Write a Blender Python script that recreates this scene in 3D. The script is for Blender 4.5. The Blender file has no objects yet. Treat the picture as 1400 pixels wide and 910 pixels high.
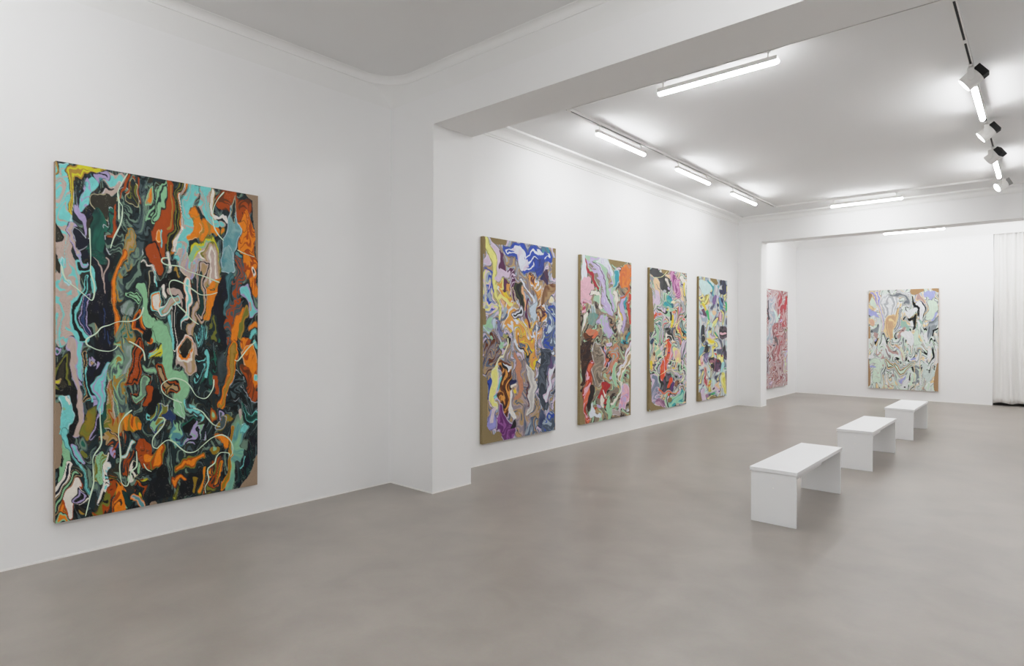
import bpy, bmesh, math, random
import numpy as np
from mathutils import Vector, Matrix
# White-cube gallery: three rooms in a row, marbled paintings, white benches, track lighting.
# Axes: +Y runs along the left wall into depth, left walls are at negative X, Z up, metres.
scene = bpy.context.scene
COL = scene.collection
random.seed(7)
PI = math.pi
TUBE = 78.0
SPOT = 20.0
EXPOSURE = 0.0
TONE = [(.05, .20), (.10, .40), (.15, .57), (.20, .70), (.25, .79), (.35, .875), (.50, .93)]
PAINTINGS = {
 'big': dict(W=278, H=446, base='m:dg,bk,gy,sg,bo,dg', S=[
  ('m:nv,bk,bo', [45.8,51.7,17.5,44.8,108.2,20.1]),
  ('m:dg,bk,dg,sg', [80.3,42.5,23.5,80.6,104.8,22.1]),
  ('m:tq,tq,tq,tq,pk', [7.1,14.4,12.3,6.1,47.1,14.9,9.8,75.2,10.4]),
  ('m:pk,pk,pk,tq', [7.5,92.3,11.7,8.8,113,13]),
  ('b:bk,bo', [-0,76.5,4.9,1.2,96.9,5.8]),
  ('b:bo,oc,tq,bo', [-1,4.3,9.7]),
  ('b:bk,oc,ye,oc', [51.8,0.7,5.4,33.2,5.6,8.2,17.7,16.4,6.6,15.4,32.6,3.9,18.5,55.7,2.4]),
  ('f:ye', [46.8,1.7,3,27.2,5.4,2.1]),
  ('b:pk,tq', [62,8.4,10.2,73.6,7.6,8.3]),
  ('m:st,nv,lv', [56.8,5.2,6.1,39.5,27.2,8,27.4,46.4,5.3]),
  ('m:tq,tq,lv', [45.6,22.1,6.5,33.4,45.5,6.6]),
  ('f:pk', [72.3,14.7,5,57,36.4,3]),
  ('f:bk', [67.1,17,1.1,54.4,31.4,1.9]),
  ('f:lv', [23.8,44.3,2.9,28.7,64.8,2.6,31.2,88.3,1.1]),
  ('b:bk,lv,pk', [19.2,76.6,3.7,13.3,87.8,3.7,16.9,97.8,3.4,25.3,102.2,4.2,30.1,111,4.2]),
  ('f:nv', [22.8,88,7.4,31.3,98.9,8.2]),
  ('f:bo', [52,49.4,12.2,67.2,37.6,8.2]),
  ('s:gr,dt', [47.1,66.3,9.4,47.2,91.8,11.4,46,108.1,8.1]),
  ('f:gr', [57.2,71.7,4.7,64.8,65.3,4.8,67.3,48.5,3.6]),
  ('b:dg,gr', [67.3,59.5,8.2,62.3,71.1,4.1]),
  ('f:ru', [85.5,4.1,1.7,78.9,21.9,1.9,75,33.6,1.1]),
  ('f:ru', [72.5,45,1.4,69.9,59.1,2.2,66.2,78.8,3.6,62.3,82,2.2]),
  ('f:ru', [92.2,4.3,2.1]),
  ('f:ru', [101.7,4,2.3,100.4,31,2]),
  ('m:bo,dg,ol', [89.6,34.1,7.7,93.6,12.4,7]),
  ('f:ru', [82.9,26.8,1.2,88.2,10.6,1]),
  ('m:dg,gy,sg,gy', [107.2,7.2,5.7,104.6,45.9,5.9,98,89,7,94,104.9,7]),
  ('b:dg,oc,sg,oc,tn', [92.5,78.4,7.3,84.5,93.3,7.2,80.6,106.1,5.8]),
  ('m:dg,bo,dg', [118.4,6.7,6.4,126.9,5.2,4.3]),
  ('b:dg,mt,tn,or', [114.3,35.9,7.1,115.6,21.5,4.3]),
  ('b:dg,mt,oc', [125.5,27,4.3]),
  ('b:dg,mt,dg,mt', [115.8,57.1,8.8,127,45.5,7.2]),
  ('b:bk,mt,dg,mt', [131.2,8.8,7.2,131.3,40.6,8.7,121.4,62.1,7.2]),
  ('b:bo,ru,ru,ru', [141.3,1.2,5.8,141.4,28.9,6.4,135.7,60.3,9.4,127.2,84.4,13.7,121.6,105.1,10.7]),
  ('f:oc', [142.8,2.4,1.2,142.9,43.3,1.2,138.7,67.2,1.2]),
  ('f:or', [127.2,81.5,5.2,121.5,87.9,2.3]),
  ('f:tq', [129.4,89.9,1.7,132.9,75.1,1.3]),
  ('b:bk,ol,bk', [159.1,1,6.5,150.2,20.2,3.7,149.6,49.7,3.7,146,79.4,4.7,140.3,101.9,4.1]),
  ('f:or', [168.2,0.9,2.7,155.9,23.7,2.1,155.6,63.6,2.7,144.7,102.9,2.3]),
  ('m:tq,tq,tq,pk', [177.5,5.4,10.5,168.3,32.2,8.9,165.4,56.5,8.9,156.5,93,9.6,155,107.9,8.8]),
  ('m:tq,tq,tq,pk', [196.4,6.8,8.4,193.3,31.6,9.1,204.5,51.4,8.4]),
  ('f:wt', [163.7,3.2,1.5,156.8,23.6,1.5,156.9,57.5,1.9,146.8,98.4,2.8]),
  ('m:or,or,oc', [177.6,30.9,3.8,177.7,54.9,8.2,188.6,62.5,12.9,206.2,65,6.9]),
  ('f:or', [177.7,60.9,7.5,167,80,3.7]),
  ('b:ol,ye,mt,pk,wt,pk', [193.5,96.9,23.5]),
  ('b:ye,mt', [180.9,87.5,6,176.3,101.5,5.1]),
  ('b:oc,wt', [206,6.7,4.3,205.3,29.9,3.4,209.4,44.6,2.8]),
  ('m:ru,ru,br', [229.1,12.3,17.5,235.9,25.4,14.1,251.3,23.2,16.7]),
  ('m:or,or,ru', [260.1,44.3,11.5,258.5,70,13.1,260.3,95.4,13.1]),
  ('f:or', [242.8,43.3,6.3,251.4,54.9,6.3]),
  ('f:wt', [211,42.9,2.6,217.6,37.4,2.6,224.2,50.4,2.3]),
  ('b:pk,tq', [216,53,5.3]),
  ('b:ol,or', [217.6,62.1,4.6]),
  ('s:st,ls', [237.6,28.3,5.7,236,53.7,10.7,232.7,85.4,11.3,229.4,102.9,9.7]),
  ('f:dg', [241,5.7,1.1,239.6,17,3.1,235.1,39.6,4.4]),
  ('b:dg,st', [248.1,93.3,7.1]),
  ('L', [270.6,-5.1,14.2]),
  ('L', [283.3,12,15,285.2,41,13.7,285.3,93.1,10.1]),
  ('m:pk,pk,pk,pk,tq', [12.3,121.1,11.7,11.3,147.2,14.6,9.2,181.1,14.5,10.5,212.2,13]),
  ('f:bo', [0.2,128.6,4.6,0.3,136.4,3.3]),
  ('f:tq', [5.3,116.6,2.6,6.6,134.6,2.1,15.4,150.9,2.1]),
  ('b:tq,tq,bk', [33.9,143.1,2.7,23.2,170.1,4.2,23.4,199,5.3,27.1,222.7,6.1]),
  ('f:tq', [2.1,151.7,2.8,10.2,157.7,1.6]),
  ('b:tq,bk', [27.8,125.1,7.3,35.1,129.8,5.3]),
  ('f:nv', [38.7,113.5,6]),
  ('b:tq,lv', [30.1,111.6,1.9,31.4,124.8,1.9,38.7,126.8,1.9]),
  ('s:nv,bk', [52.4,131.1,15.1,55.1,164.7,15.5,52.7,191.8,15.5,50.3,212,14.1,57.9,225.5,15.6]),
  ('b:bk,tq', [40,132.1,2.7,40.7,148,4.3,41.4,161.3,3.5]),
  ('s:dt,gr', [48.5,109.9,8.3,51.1,123.1,3.4]),
  ('s:dt,bk', [67.6,116.3,7.5,66.4,138.2,4.1]),
  ('f:pk', [46.7,118.1,0.7,52.4,135.2,0.9,56.9,155.1,1.4]),
  ('f:pk', [56.1,113.9,0.9,56.9,151.1,1.1]),
  ('f:bl', [56.4,174.1,0.8,55.9,197.1,0.8,56.6,212,0.9]),
  ('f:bl', [60.4,206.5,0.9,64.9,222.8,1.2]),
  ('b:nv,lv,nv,bl', [32.8,165.7,4.6,34.2,192.2,4,35.5,218.7,3.3]),
  ('m:tn,bo,sg', [41.6,206.7,3.5,46.6,218.7,3.8]),
  ('b:oc,ru,or', [79.3,104.2,3.6,72.9,126.8,3.3,70.4,157.2,3,69.2,184.6,3.6,73.3,218.8,3]),
  ('m:sg,gy,sg,oc', [90,114.3,8.4,79.5,142.9,6.6,76.3,163.7,5.2]),
  ('s:lg,sg', [82.3,178.7,6.2,83.7,191.1,7.2]),
  ('m:sg,oc,sg,gr', [83.7,209.1,12.7,81.2,225.7,13.1]),
  ('m:dg,dg,bk,sg', [99.5,127.5,13.3,94.1,143.3,11.5]),
  ('b:bk,mt,bk,mt', [87.5,161.8,5.8,95.6,172.6,5.3]),
  ('f:bk', [116.1,133.4,4.8,116.9,161.8,4.6,122,190.2,4.6]),
  ('f:mt', [101,155.6,5.9,107.9,172.2,5.7,116.4,197.5,8.5,123.5,211.7,9.2]),
  ('b:bk,ru,ru', [116,103.5,13.5,123.1,122.9,7.9]),
  ('f:wt', [103.6,118.8,2,114.7,123.5,2,122.5,140.1,2.3]),
  ('f:tq', [118.2,131.8,1.1,126,145.6,1.4]),
  ('b:or,wt', [124.7,164.4,5.7]),
  ('b:or,ru,bk', [99.8,189.3,6.2,101.2,206.1,6.2,110.9,216,5.7]),
  ('f:bk', [112.2,200.4,4.3,106.8,220.2,3.7]),
  ('m:pk,pk,tq,lv,pk', [159.5,108.2,12.6,176.3,117.2,12.7]),
  ('f:mt', [174.7,97.9,5.4]),
  ('f:tq', [149.1,112,4.4]),
  ('b:ol,tn,pk,wt,pk', [201.5,98.4,15.3,208,119.3,9.5,205.7,139.4,6.9]),
  ('b:tn,pk,bk,pk,tn', [192,119,10,188.9,151,9.1,184.4,184.3,9]),
  ('f:dt', [188.6,132.9,3,182.8,181.3,3.9]),
  ('f:wt', [138.1,101.4,2.9,136.7,127.6,1.7]),
  ('f:bk', [147.7,132.6,11,156.7,146.8,9.1,131.7,139.5,5.8]),
  ('f:oc', [144.7,124.1,2.3,155.1,127.7,1.8]),
  ('b:bk,pk,pk', [146.3,148.8,7,155.2,158.6,4.7,158.3,182,4.4]),
  ('f:wt', [134.6,145.1,2.9,139,156.5,2]),
  ('b:bk,tq,or,wt,wt', [124.7,158.6,8.9,126.2,174.3,7.2]),
  ('b:wt,tq,tn,pk', [137.7,178.3,9.6,146.4,167.8,6.7]),
  ('b:bk,wt,bk,bk', [145,182.4,2.6,148.1,226.1,5]),
  ('f:tq', [139.2,194.2,2.3,144,226.1,2.6]),
  ('b:or,wt,wt,tq', [167.2,129.8,4.2,165.8,167,4.7,160.7,208.5,2.1]),
  ('f:bk', [158.3,167.3,2.4,156.2,211.5,5.9,164.5,226.2,8.9]),
  ('b:bk,tn,pk', [176.5,163.6,3.6,172.1,205.5,4.2,173.7,226.3,5.1]),
  ('m:or,or,oc,or', [209.7,139.1,8,203.3,165.5,9.5,195.4,184,6.7]),
  ('b:dg,oc', [203.3,150.2,2.7]),
  ('s:ls,st', [229.4,95.8,10,226.1,117.9,9.6]),
  ('s:bk,nv', [219.5,140.1,7.7,216.4,172.7,11.1,216.4,195.8,9.6,216.5,223.5,11.1]),
  ('s:st,dt', [228.7,133.3,7.8,230.4,156.6,4.4,228,180,5]),
  ('m:dg,gy,ru,gy', [248.1,103.6,8.2,243.1,140.3,8.8,236.4,179.8,9.7,229.8,218.9,8.1]),
  ('m:or,or,ru', [263.8,95.9,10.6,265.7,124.5,10.6,275.5,143.2,6.8]),
  ('b:or,wt,bk', [271.9,120.9,6.4]),
  ('b:lv,tq', [256.9,147.4,7,260.5,160,8.6,271.1,177.2,6.4]),
  ('b:or,pk', [264,169.4,3.8]),
  ('b:bo,oc,ol', [257,179.2,6.4,253.6,195.2,7.6,248.5,214.2,6.6]),
  ('f:or', [272.1,201.3,6.7]),
  ('f:tq', [271.3,215.7,6.4]),
  ('f:or', [248.4,182.6,3.5,238.2,220.5,7.2]),
  ('m:or,ru', [258.9,223.7,9.5]),
  ('m:st,bk,tq,dg', [187.5,199.3,5.4,187.6,215.9,8.4]),
  ('m:gr,dg,ol,dg', [205.1,199,7,205.1,220.4,7.9]),
  ('f:mt', [123.4,200.2,8.9,130.6,220.3,10.4]),
  ('b:lv,pk,pk', [17.6,229.8,7.2,22.5,261.3,3.7,23.8,287.6,4.2,25.2,320.4,4.2,27.7,337.8,5.3]),
  ('b:bk,bo,ol,bk,bo', [6,247.8,10.8,7.3,264.6,12.3,7.4,280.1,9.8]),
  ('b:bk,tn,ye', [3.2,263.1,4.6]),
  ('b:bk,lv,gr', [2.5,225.8,5.1]),
  ('f:bk', [2.8,281.1,5.1,15.6,287.1,5.2,18,313.3,5,21.1,337,4.4]),
  ('f:tq', [7.4,294.3,5.2,9.9,312.6,7.5,11.1,333.4,8]),
  ('f:wt', [8,290.5,1.3,12.1,301.1,1.7]),
  ('f:mt', [5.2,309.6,2.1]),
  ('b:lv,tq', [25.9,229.9,3.2,27.3,254.9,3.7,29.8,274.8,2.9]),
  ('b:tq,bk,tn,bk', [33.2,245.9,4.2,35.8,268.5,3.2,37.1,288.4,4.5,29.9,295.9,2.4]),
  ('f:lv', [28,279.9,1.8,31,280.1,1.3]),
  ('f:tq', [37.6,259.2,1.3,40.6,296.6,1.9]),
  ('m:nv,bk,lv', [45.5,242.2,6.4,43.1,272.8,4.5,45.8,315.7,4.3,48.4,337.3,5.6]),
  ('s:nv,bk', [52.9,230.2,10.1,63.1,239.8,8.8,53,257.1,6.1]),
  ('m:tn,bk,bl', [44.2,243.5,4]),
  ('s:go,ol', [37.2,312.3,6.9,37.3,337.5,7.7]),
  ('b:st,tq,lv,tq', [63.2,257.5,5.2,49.4,275.8,7.2,49.5,297.2,6.4,48.3,313.2,4.3]),
  ('m:sg,oc,mt,sg,gy', [78.6,230.5,11.7,74.8,267.5,14.4,69.8,298.7,14.3,72.5,323.4,13.7]),
  ('s:lg,sg', [83.8,230.5,5.5,84,258.2,4.8]),
  ('m:oc,ol,tn,ru', [63.3,281.9,5.4,61.5,303.5,4.6,63.5,330.8,8.1]),
  ('s:gr,dt', [54.5,305.7,3,55.9,339.4,3.2]),
  ('b:bk,ru,bk,ru', [98.6,230.7,7.7,97.4,261.5,8.4,89.4,282,5.8]),
  ('b:ru,bk,mt,sg', [108.4,271.7,6.8,104.3,295.5,7.3,94.9,303.2,5.9]),
  ('b:bk,ru,ru', [112.6,290.3,6.2,105.8,312.4,4.8]),
  ('m:bo,ye,tq,ru,bk', [122.2,239.5,9.3]),
  ('b:bk,sg,mt', [109.7,254.8,4,122.3,270.9,4]),
  ('f:bk', [116.9,310.5,8.8,123.8,293.9,7.1]),
  ('b:tq,tq,bk', [116.9,321.8,4.3]),
  ('m:or,go,ru', [81.7,331.2,7.2,97.7,339.7,8.7]),
  ('m:tn,oc,ru', [73.8,318.1,6,71.3,345.2,7.1]),
  ('m:ol,go,dg', [127.5,319.9,9.3]),
  ('L', [-1.7,303.9,6.1,-1.3,330.8,6.9]),
  ('f:mt', [135,228.2,8.7,140.9,258.7,9,160.3,293.2,9.4,152.9,322,8.8]),
  ('b:bk,pk,tn,pk', [167.6,240.3,19,167.7,270,8.3]),
  ('f:wt', [163,231.4,12.4,166.1,250.7,8.6]),
  ('f:or', [163.8,231.4,10.9,166.1,249.2,7.1]),
  ('s:bk,bo', [163.8,231.4,8.9,165.8,246.2,5.6]),
  ('f:bk', [154.1,251.8,1.8]),
  ('m:dg,tq,bk,dg', [184.6,245.2,6.6,181.6,282.5,6.9]),
  ('m:dg,bk,gr,dg', [203.6,253.2,9.5,197.4,286.4,9.7]),
  ('f:tq', [194,240.8,2.4,194.9,274.1,2.7]),
  ('s:bk,gy', [220.7,245.9,9,216.7,284.3,8]),
  ('f:ru', [211.8,274.9,2.5,211.9,302.5,3.1]),
  ('b:ru,or,go,oc', [238.3,232.2,8.1,231.6,269.5,6.5,225.9,303.4,5.9,220.2,321.5,4.6]),
  ('f:or', [229.9,241.5,2.2,225,284.8,1.9,221,315.4,2.2]),
  ('m:or,or,ru', [260.7,238.9,11.8,267.9,271,8.6,275,290.5,6.4]),
  ('f:tq', [275.8,232.6,5.2]),
  ('f:tq', [275.9,279.3,4.8]),
  ('m:ru,br,ru', [252.1,260.9,5.4,266.2,290.1,7,276,313.1,5.5]),
  ('m:dg,gy,bk', [243.5,274.7,7.5,241.9,304.4,11.3,253.9,305.2,9.8,271.6,327.2,8.3]),
  ('f:bk', [254,311.5,7.1]),
  ('b:tq,gr,dt', [252.3,325.6,3.5,273.4,341.8,7.1]),
  ('s:mt,sg', [247.2,348.8,11.3,243.8,361,12.2]),
  ('f:tq', [255.8,352.8,7.3]),
  ('f:pk', [246.3,339.3,4.4]),
  ('m:ol,bl,mt,go', [131,311.6,8.9,125.4,336.9,8.9]),
  ('f:bl', [135.4,320.5,3.7,143.4,337.2,5.2]),
  ('f:mt', [149.9,315.9,6.6,155.9,328.1,4.4]),
  ('b:gr,bk', [165,340.7,8.3,171.8,335.5,5.9]),
  ('f:lv', [176.4,337.4,2.1,175.7,347.7,2.7,169.6,354.5,3.3]),
  ('m:tq,gy,bk,tq', [170.9,310.2,6.5,183.4,336.6,3.6]),
  ('b:bo,ru,oc,mt', [203.9,329.4,8.2]),
  ('b:gy,nv,lv,gy', [219.4,333.8,9.5]),
  ('m:go,ol', [226.9,343.7,6.2,217,350.5,6.1]),
  ('b:bk,ru,bk,tn', [130.8,264.1,8.3,143.9,286.4,7.8,149.1,296.9,6.1]),
  ('m:tn,oc,bo', [141,286.3,4.9]),
  ('f:mt', [12.4,348.4,5.4,9,377.7,7.5,3.4,391,3.3]),
  ('f:tq', [13.5,338.2,5.7,19.5,362.3,2,31.6,392.8,2,36.5,409.4,2]),
  ('f:bk', [21.2,344.2,4.6,21.2,359.9,1.6,26.7,376.3,1.3]),
  ('f:bk', [6.7,368.3,3.6,4.4,375.7,1.5]),
  ('b:bk,lv,tq', [24.2,356.4,4.5,29.7,372.8,4.5]),
  ('b:nv,wt,wt,nv', [14.9,377.2,4.9,8,395.6,5.9,1.2,407.2,5.4]),
  ('b:bk,tn,dg,bk,mt', [21.4,389.9,4.7,10.4,407.6,5.4,1.2,423.9,5.9]),
  ('b:oc,ru,or', [11.6,418.1,3.1,7,432.7,3.9,14,443.1,3.4]),
  ('b:ru,wt,wt', [25,403.6,6,17.4,420.5,8.6,18.7,440.2,5.5]),
  ('b:wt,bk,lv,bk', [29.9,414.9,6.6,25.8,431.2,4.4]),
  ('b:nv,mt,or', [3.6,437.1,6.4,11.7,445.2,4.7]),
  ('m:gy,dg,sg', [37.5,377.9,5,40.1,399.5,5]),
  ('f:ol', [35,361.7,4]),
  ('b:gy,sg,gr', [35,351.1,6.6]),
  ('m:bo,oc,bk', [31.8,440.2,6.6]),
  ('m:mt,ol,mt', [52.4,382.7,9.9,48.7,396.8,7.2]),
  ('f:dg', [47.4,372.6,3.7]),
  ('m:tq,wt,bk,tq', [63.8,388.4,5.7,56.3,410.1,4.6,48.9,427.6,3.2]),
  ('f:wt', [61.2,374.5,1.2,60,394.6,1.6,47.6,426,1.3]),
  ('m:bk,ru,ol,bk', [69,405.5,5.7,58.9,426.7,7.3,48.9,443.6,8.3]),
  ('m:oc,bl,ru,dg,tn', [63.6,351.8,11.4,73.9,346.1,8.8]),
  ('m:lv,sg,ru', [66.2,368.4,5.4]),
  ('m:or,ru,bo,or', [74.2,418.6,7.1,74.3,440.5,9.8]),
  ('f:mt', [84.8,438.3,2.2]),
  ('f:dt', [79.5,422.3,4.7,88.8,440.5,2.5]),
  ('b:oc,tq,wt', [80.5,368.9,3.9,91.1,359.2,3.3]),
  ('m:bo,ru,dg', [87.2,375.3,5.5,84.6,392.8,4.8]),
  ('m:ru,ru,br', [106,368,11.8,118.6,389.4,8.8]),
  ('b:ru,or', [113,377.3,7.1,122.8,375.8,6]),
  ('m:bk,wt,mt,bk', [98,392.1,8.6,89.9,402,5.8]),
  ('f:bk', [114.5,398.7,7.1]),
  ('m:bk,ye,ru,bk,dg', [100.8,414.8,8.7,98.1,426.9,7]),
  ('s:ch,bk', [123,427,15.9,117.4,436,8.8]),
  ('b:bk,or,pk,st', [90.1,429.7,4.4,100.9,441.4,5.6]),
  ('L', [0.8,341.9,6.7,0.9,358.6,6.9,-0.8,373.7,5.6]),
  ('L', [119.5,446.3,4.8]),
  ('m:gy,bl,st,mt,dg', [151.6,360.6,12.4,148.6,345.7,9]),
  ('m:dg,mt,lv,bk,dg', [183.4,355.3,10.8,168.1,364,7.4]),
  ('f:bk', [165,343,6.8,172.6,337.8,4.5]),
  ('f:lv', [175.6,342.5,1.8,172.6,354.1,2.7]),
  ('b:ol,ru,or', [128.4,375.1,7.7,124.3,394.5,7.7]),
  ('b:dg,ol,ru,or', [156.2,399.2,6.7,172.8,395.7,8.6,191.4,390.8,5.7]),
  ('f:bk', [128.6,409.4,10.3]),
  ('s:ch,bk', [128.7,429.5,16]),
  ('s:bk,ch', [165.3,432.9,13.6,182.1,417.9,9.3]),
  ('f:go', [176.7,423,2.7,173.3,441.7,2.1]),
  ('f:ol', [149.6,421.5,2.6,148.5,441.6,2.3]),
  ('f:ye', [148.2,434.3,1.3]),
  ('b:bo,ru,or', [147.4,410.9,6.1,163.8,416.4,3.5]),
  ('m:go,oc,ru,mt', [205.7,379,6.9]),
  ('f:or', [218.7,369.9,4.3,227,380.1,5.9,208,356.4,2.1]),
  ('m:ru,dg,or,ol,bo', [212.2,398.2,9.5,207.4,421.9,11,201.1,439,9.4]),
  ('b:ol,or', [185.3,439.3,3.9,193.1,413.6,2.1]),
  ('m:go,gy', [216.9,345.1,9.2]),
  ('s:mt,st', [248.9,356.1,9.8,243.9,386.9,9.7,237.2,420.3,7.2,227.2,445.1,6.5]),
  ('f:tq', [257.6,353.8,7.3]),
  ('f:pk', [246.3,338.5,4.4]),
  ('f:sg', [257.6,379.1,7.9]),
  ('b:or,go', [234.5,362.4,2.8,237.1,396.9,2.8,218.9,440.6,4]),
  ('m:dt,dt,bk,nv', [270.8,377.5,5.8,264.7,395.9,8.6,252.6,422.7,9.8,245.7,442,6.6]),
  ('s:bk,gy', [243.9,415.1,4.7,238.1,436,3.7]),
  ('f:tq', [253.4,399.1,0.9,252.5,413.2,0.9,247.4,421.9,0.8]),
  ('L', [286.2,408.4,12.3,276.4,434.3,13.5,261.4,451.8,14.6]),
 ], L=[
  ('pl', [84.8,0.7,75.6,18.3,72.4,29.9,73.7,39.3,73.9,62.7]),
  ('pl', [72.4,27.1,75.1,40.5,78.4,45.5,76.5,66.5,67.5,88.2,63.7,101.6]),
  ('pl', [38.5,78.1,39.2,95.4,39.9,113.4,40,134.7,44,149.2,44.1,162.5,41.4,170,35.3,165.6,26.8,158.1,11.3,144.6,6.6,128.1]),
  ('pl', [105.9,176.5,101.1,189.3,90.3,195.8,73.2,196.8,62.9,201.1,52.8,204.6,46.6,212,35.5,219.4,35.6,226,40.5,229.4,49.2,233.5,61.8,235.3,69.5,232.4,72.7,227.7]),
  ('pl', [86.5,222.2,98.6,229.3,105.5,236.4,107.6,249.1]),
  ('pl', [221.6,2.9,210.9,16.7,204.5,33,205.4,54.4,212.7,67.3,221,74.9]),
  ('pl', [242.9,86.7,255,91.1,271.8,94.8]),
  ('pl', [214.6,137.3,190.4,129.7,167.2,123.9,155.1,118.2,137.4,117.4,130.2,113.7,131.6,108.5,140.3,107.7]),
  ('pl', [211.4,152.1,200.1,155.7,185.8,156.4,174.9,150.2,159.7,141.4,146.3,137.9,140.4,143.3,142.7,157.7,152.3,171.9,162.8,181.9,172,192.1,182.9,199.4]),
  ('pl', [274,224.6,260.7,235.7,245.2,252.8,239.2,251.8]),
  ('pl', [206.1,279.2,204.6,292.9,194.2,305.9,180.1,301.9,170.8,287.9,161.7,279.3,146.8,274.9,133.8,279.4,129.5,285.6,133.8,295.9,146.9,304.8,158.8,310]),
  ('pl', [174.8,318.7,188,325,195.9,334.7,205.6,345.5,217,350.2]),
  ('pl', [125.4,327.8,132.5,328.9,134,334.1,131.1,341,121.2,351.4,117.8,358.1,118.5,366.7,124.1,369.5,127,367,137,360.3,145.7,362.8,157.6,374.5,166.6,380.8,178.9,380.9,192.9,371.4,204,364.4,218.6,362.2,230.3,369.7,236.2,381.2,235.4,392,232,396.3]),
  ('pl', [231.2,394.6,229.5,390.5,217.1,388.1,210.6,393.4,207.4,402.1,197.8,408.3,197,415.7,198.6,425,193.1,434.7,194,443.8]),
  ('pl', [90.9,314,81.6,321.5,75.1,331.9,73.9,346.1,75.2,355.9,76.6,376.6,75.4,387.4,76.8,404,79.4,411.3,84.7,414.2,88,405.8,89.9,396.4,96.6,390.5,97.2,379.4,96.5,369.6]),
  ('pl', [51.4,308.1,51.5,324.2,52.8,343.8,52.3,355.8,43.6,369.4,43.1,382.7,43.8,402.7,40.2,418,34.2,444]),
  ('pl', [106.1,387.6,110.3,396,116.6,400.2]),
 ]),
 'cobalt': dict(W=100, H=267, base='m:gp,tn,sl,lk,gb', S=[
  ('m:og,yo,tn,sb,og', [26.2,65.6,10.3,40.1,116.8,10.8,57.8,116.3,13.4,52.5,136,13.3]),
  ('f:lk', [5,29.3,7,14.5,19.4,7.1,17.9,44.4,4.8]),
  ('m:gb,ly,lk,cb,gb', [5.1,54.3,8.7,5.2,74.3,9,6.9,94.2,7.7]),
  ('f:ly', [5.6,9.2,5,9.7,23.6,5,14.6,44.8,3.9,17.2,69.9,2.9,17.3,93.6,2.2,24,117.2,1.7,29.1,134.3,1.4]),
  ('f:cb', [1.9,43.1,1.2,9.8,45.4,1.2,14.7,66.7,0.8]),
  ('m:pu,lk,pu', [22.7,18.1,3.1,24.4,38.4,3.8,34.5,42.3,4.9,39.7,53.8,3.1,38.1,71.5,2.8]),
  ('f:lk', [26.9,44.9,6.2,19.5,52.7,3.7]),
  ('m:og,ly,pu', [27.9,62,8.6]),
  ('b:sl,cb,cb,sb,cb', [31,9.9,6.9,43,11.3,12.3,55.5,21.8,14.3,70.2,14.1,14.6,83.5,13.9,11.5,57.4,34,8.9]),
  ('s:sb,lk', [39.5,8.4,3.8,50.1,24.3,8.2,55.5,32.5,3.6]),
  ('f:sb', [74.8,8.8,4]),
  ('s:sl,tl', [84.4,6.3,6.3]),
  ('f:cb', [87.4,20.7,4.1]),
  ('s:nb,cb', [74,24.5,8.8,77.8,38.6,4.4]),
  ('m:gp,gb,tn,gp', [29.4,22.2,6.2,43.2,39.4,6.3,57.5,53.7,6.4,63,72.9,3.2]),
  ('f:sb', [46.7,49.6,1.2,61.2,65.9,1.4,66.7,79.8,1.6]),
  ('f:bs', [68.6,83.3,6,67.8,108.8,2.9]),
  ('m:tn,wn,og,sb', [66.6,47.3,7.6,72.3,59.4,7.3,79,82.6,5.9,78.2,104.7,8.1]),
  ('s:wn,nb', [81.7,51.1,5.2,87.5,39.3,4.1]),
  ('s:br,tn', [91.5,57.5,7.8,81.9,80.6,4.6]),
  ('f:lc', [95.6,75.9,4.5]),
  ('b:pk,bk,om,bk', [46.8,58.4,4.9,46.8,74.2,6,50.4,89.9,5]),
  ('f:po', [52.1,61.4,1.6,52.2,77.4,1.6,56.7,89.5,1.6]),
  ('f:pu', [39.8,62.6,2.4,38.2,81.9,2.4]),
  ('f:pu', [57.6,76.9,1.4,57.7,98.4,1.8,62.3,112.6,1.6]),
  ('f:ly', [20.5,81.5,2.6,28,79.2,3.1,33.9,87.4,2.3]),
  ('f:po', [24.6,86.3,3.8]),
  ('f:gb', [27.2,94.8,3.8]),
  ('f:sl', [28.4,101.6,3.4]),
  ('b:bk,gp,sb,bk', [48.7,93.5,6.4,40,102.8,4.2]),
  ('m:sl,cb,sl,bs', [93.7,92.9,10.1,93.8,115.3,10.9,91.9,135.9,10.8]),
  ('m:bs,gm,gb', [10.1,114.2,7.4,5.4,122.7,5.7]),
  ('f:gm', [19.9,130.9,3.4]),
  ('m:gp,br', [13.4,130.9,6.1]),
  ('f:pw', [20.6,107.1,3.1,24,120.6,2.6]),
  ('f:bk', [30.2,134.3,4.1]),
  ('m:gp,og,sb,sl', [70.7,126.8,9.8,63.3,135.9,7.9]),
  ('L', [16.8,1.2,6.8,25.1,1.9,4.5]),
  ('L', [0.2,18.4,2.7,0.1,3.5,2.7]),
  ('L', [0.3,94.6,2.6,0.7,111.2,3]),
  ('L', [98.9,17.2,4.5,97.8,39.9,3]),
  ('L', [99.2,2,3.8]),
  ('L', [51.8,-3.5,2.8]),
  ('m:gp,#9a8f9a,#b9a6a0,tn,sl', [52.7,182.6,16.9,49.3,214.2,14.1,56.6,245.2,18.7]),
  ('m:gp,tn,sl,br', [10.3,148.2,13.4,10.4,163.3,10.7]),
  ('f:gm', [8.6,134,2.3]),
  ('f:gm', [20.8,136.5,2.7]),
  ('f:cb', [5.7,186.5,3,6.6,204.9,2.3]),
  ('m:lk,tq,cb,lk', [18.6,185.7,4.1,20.3,207.9,3.7]),
  ('f:lk', [16.9,185.5,2,17,202.5,1.7]),
  ('f:ly', [29.1,133,1.4,27.4,145,1.2,20.1,163.7,1.2,15.2,173.6,2.4,12.9,187,5.6,12.2,203.7,4.9,16.3,222.7,2]),
  ('f:lp', [10.7,223.7,3.4,11.6,240.6,6.4,11.6,245.6,6.4]),
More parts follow.
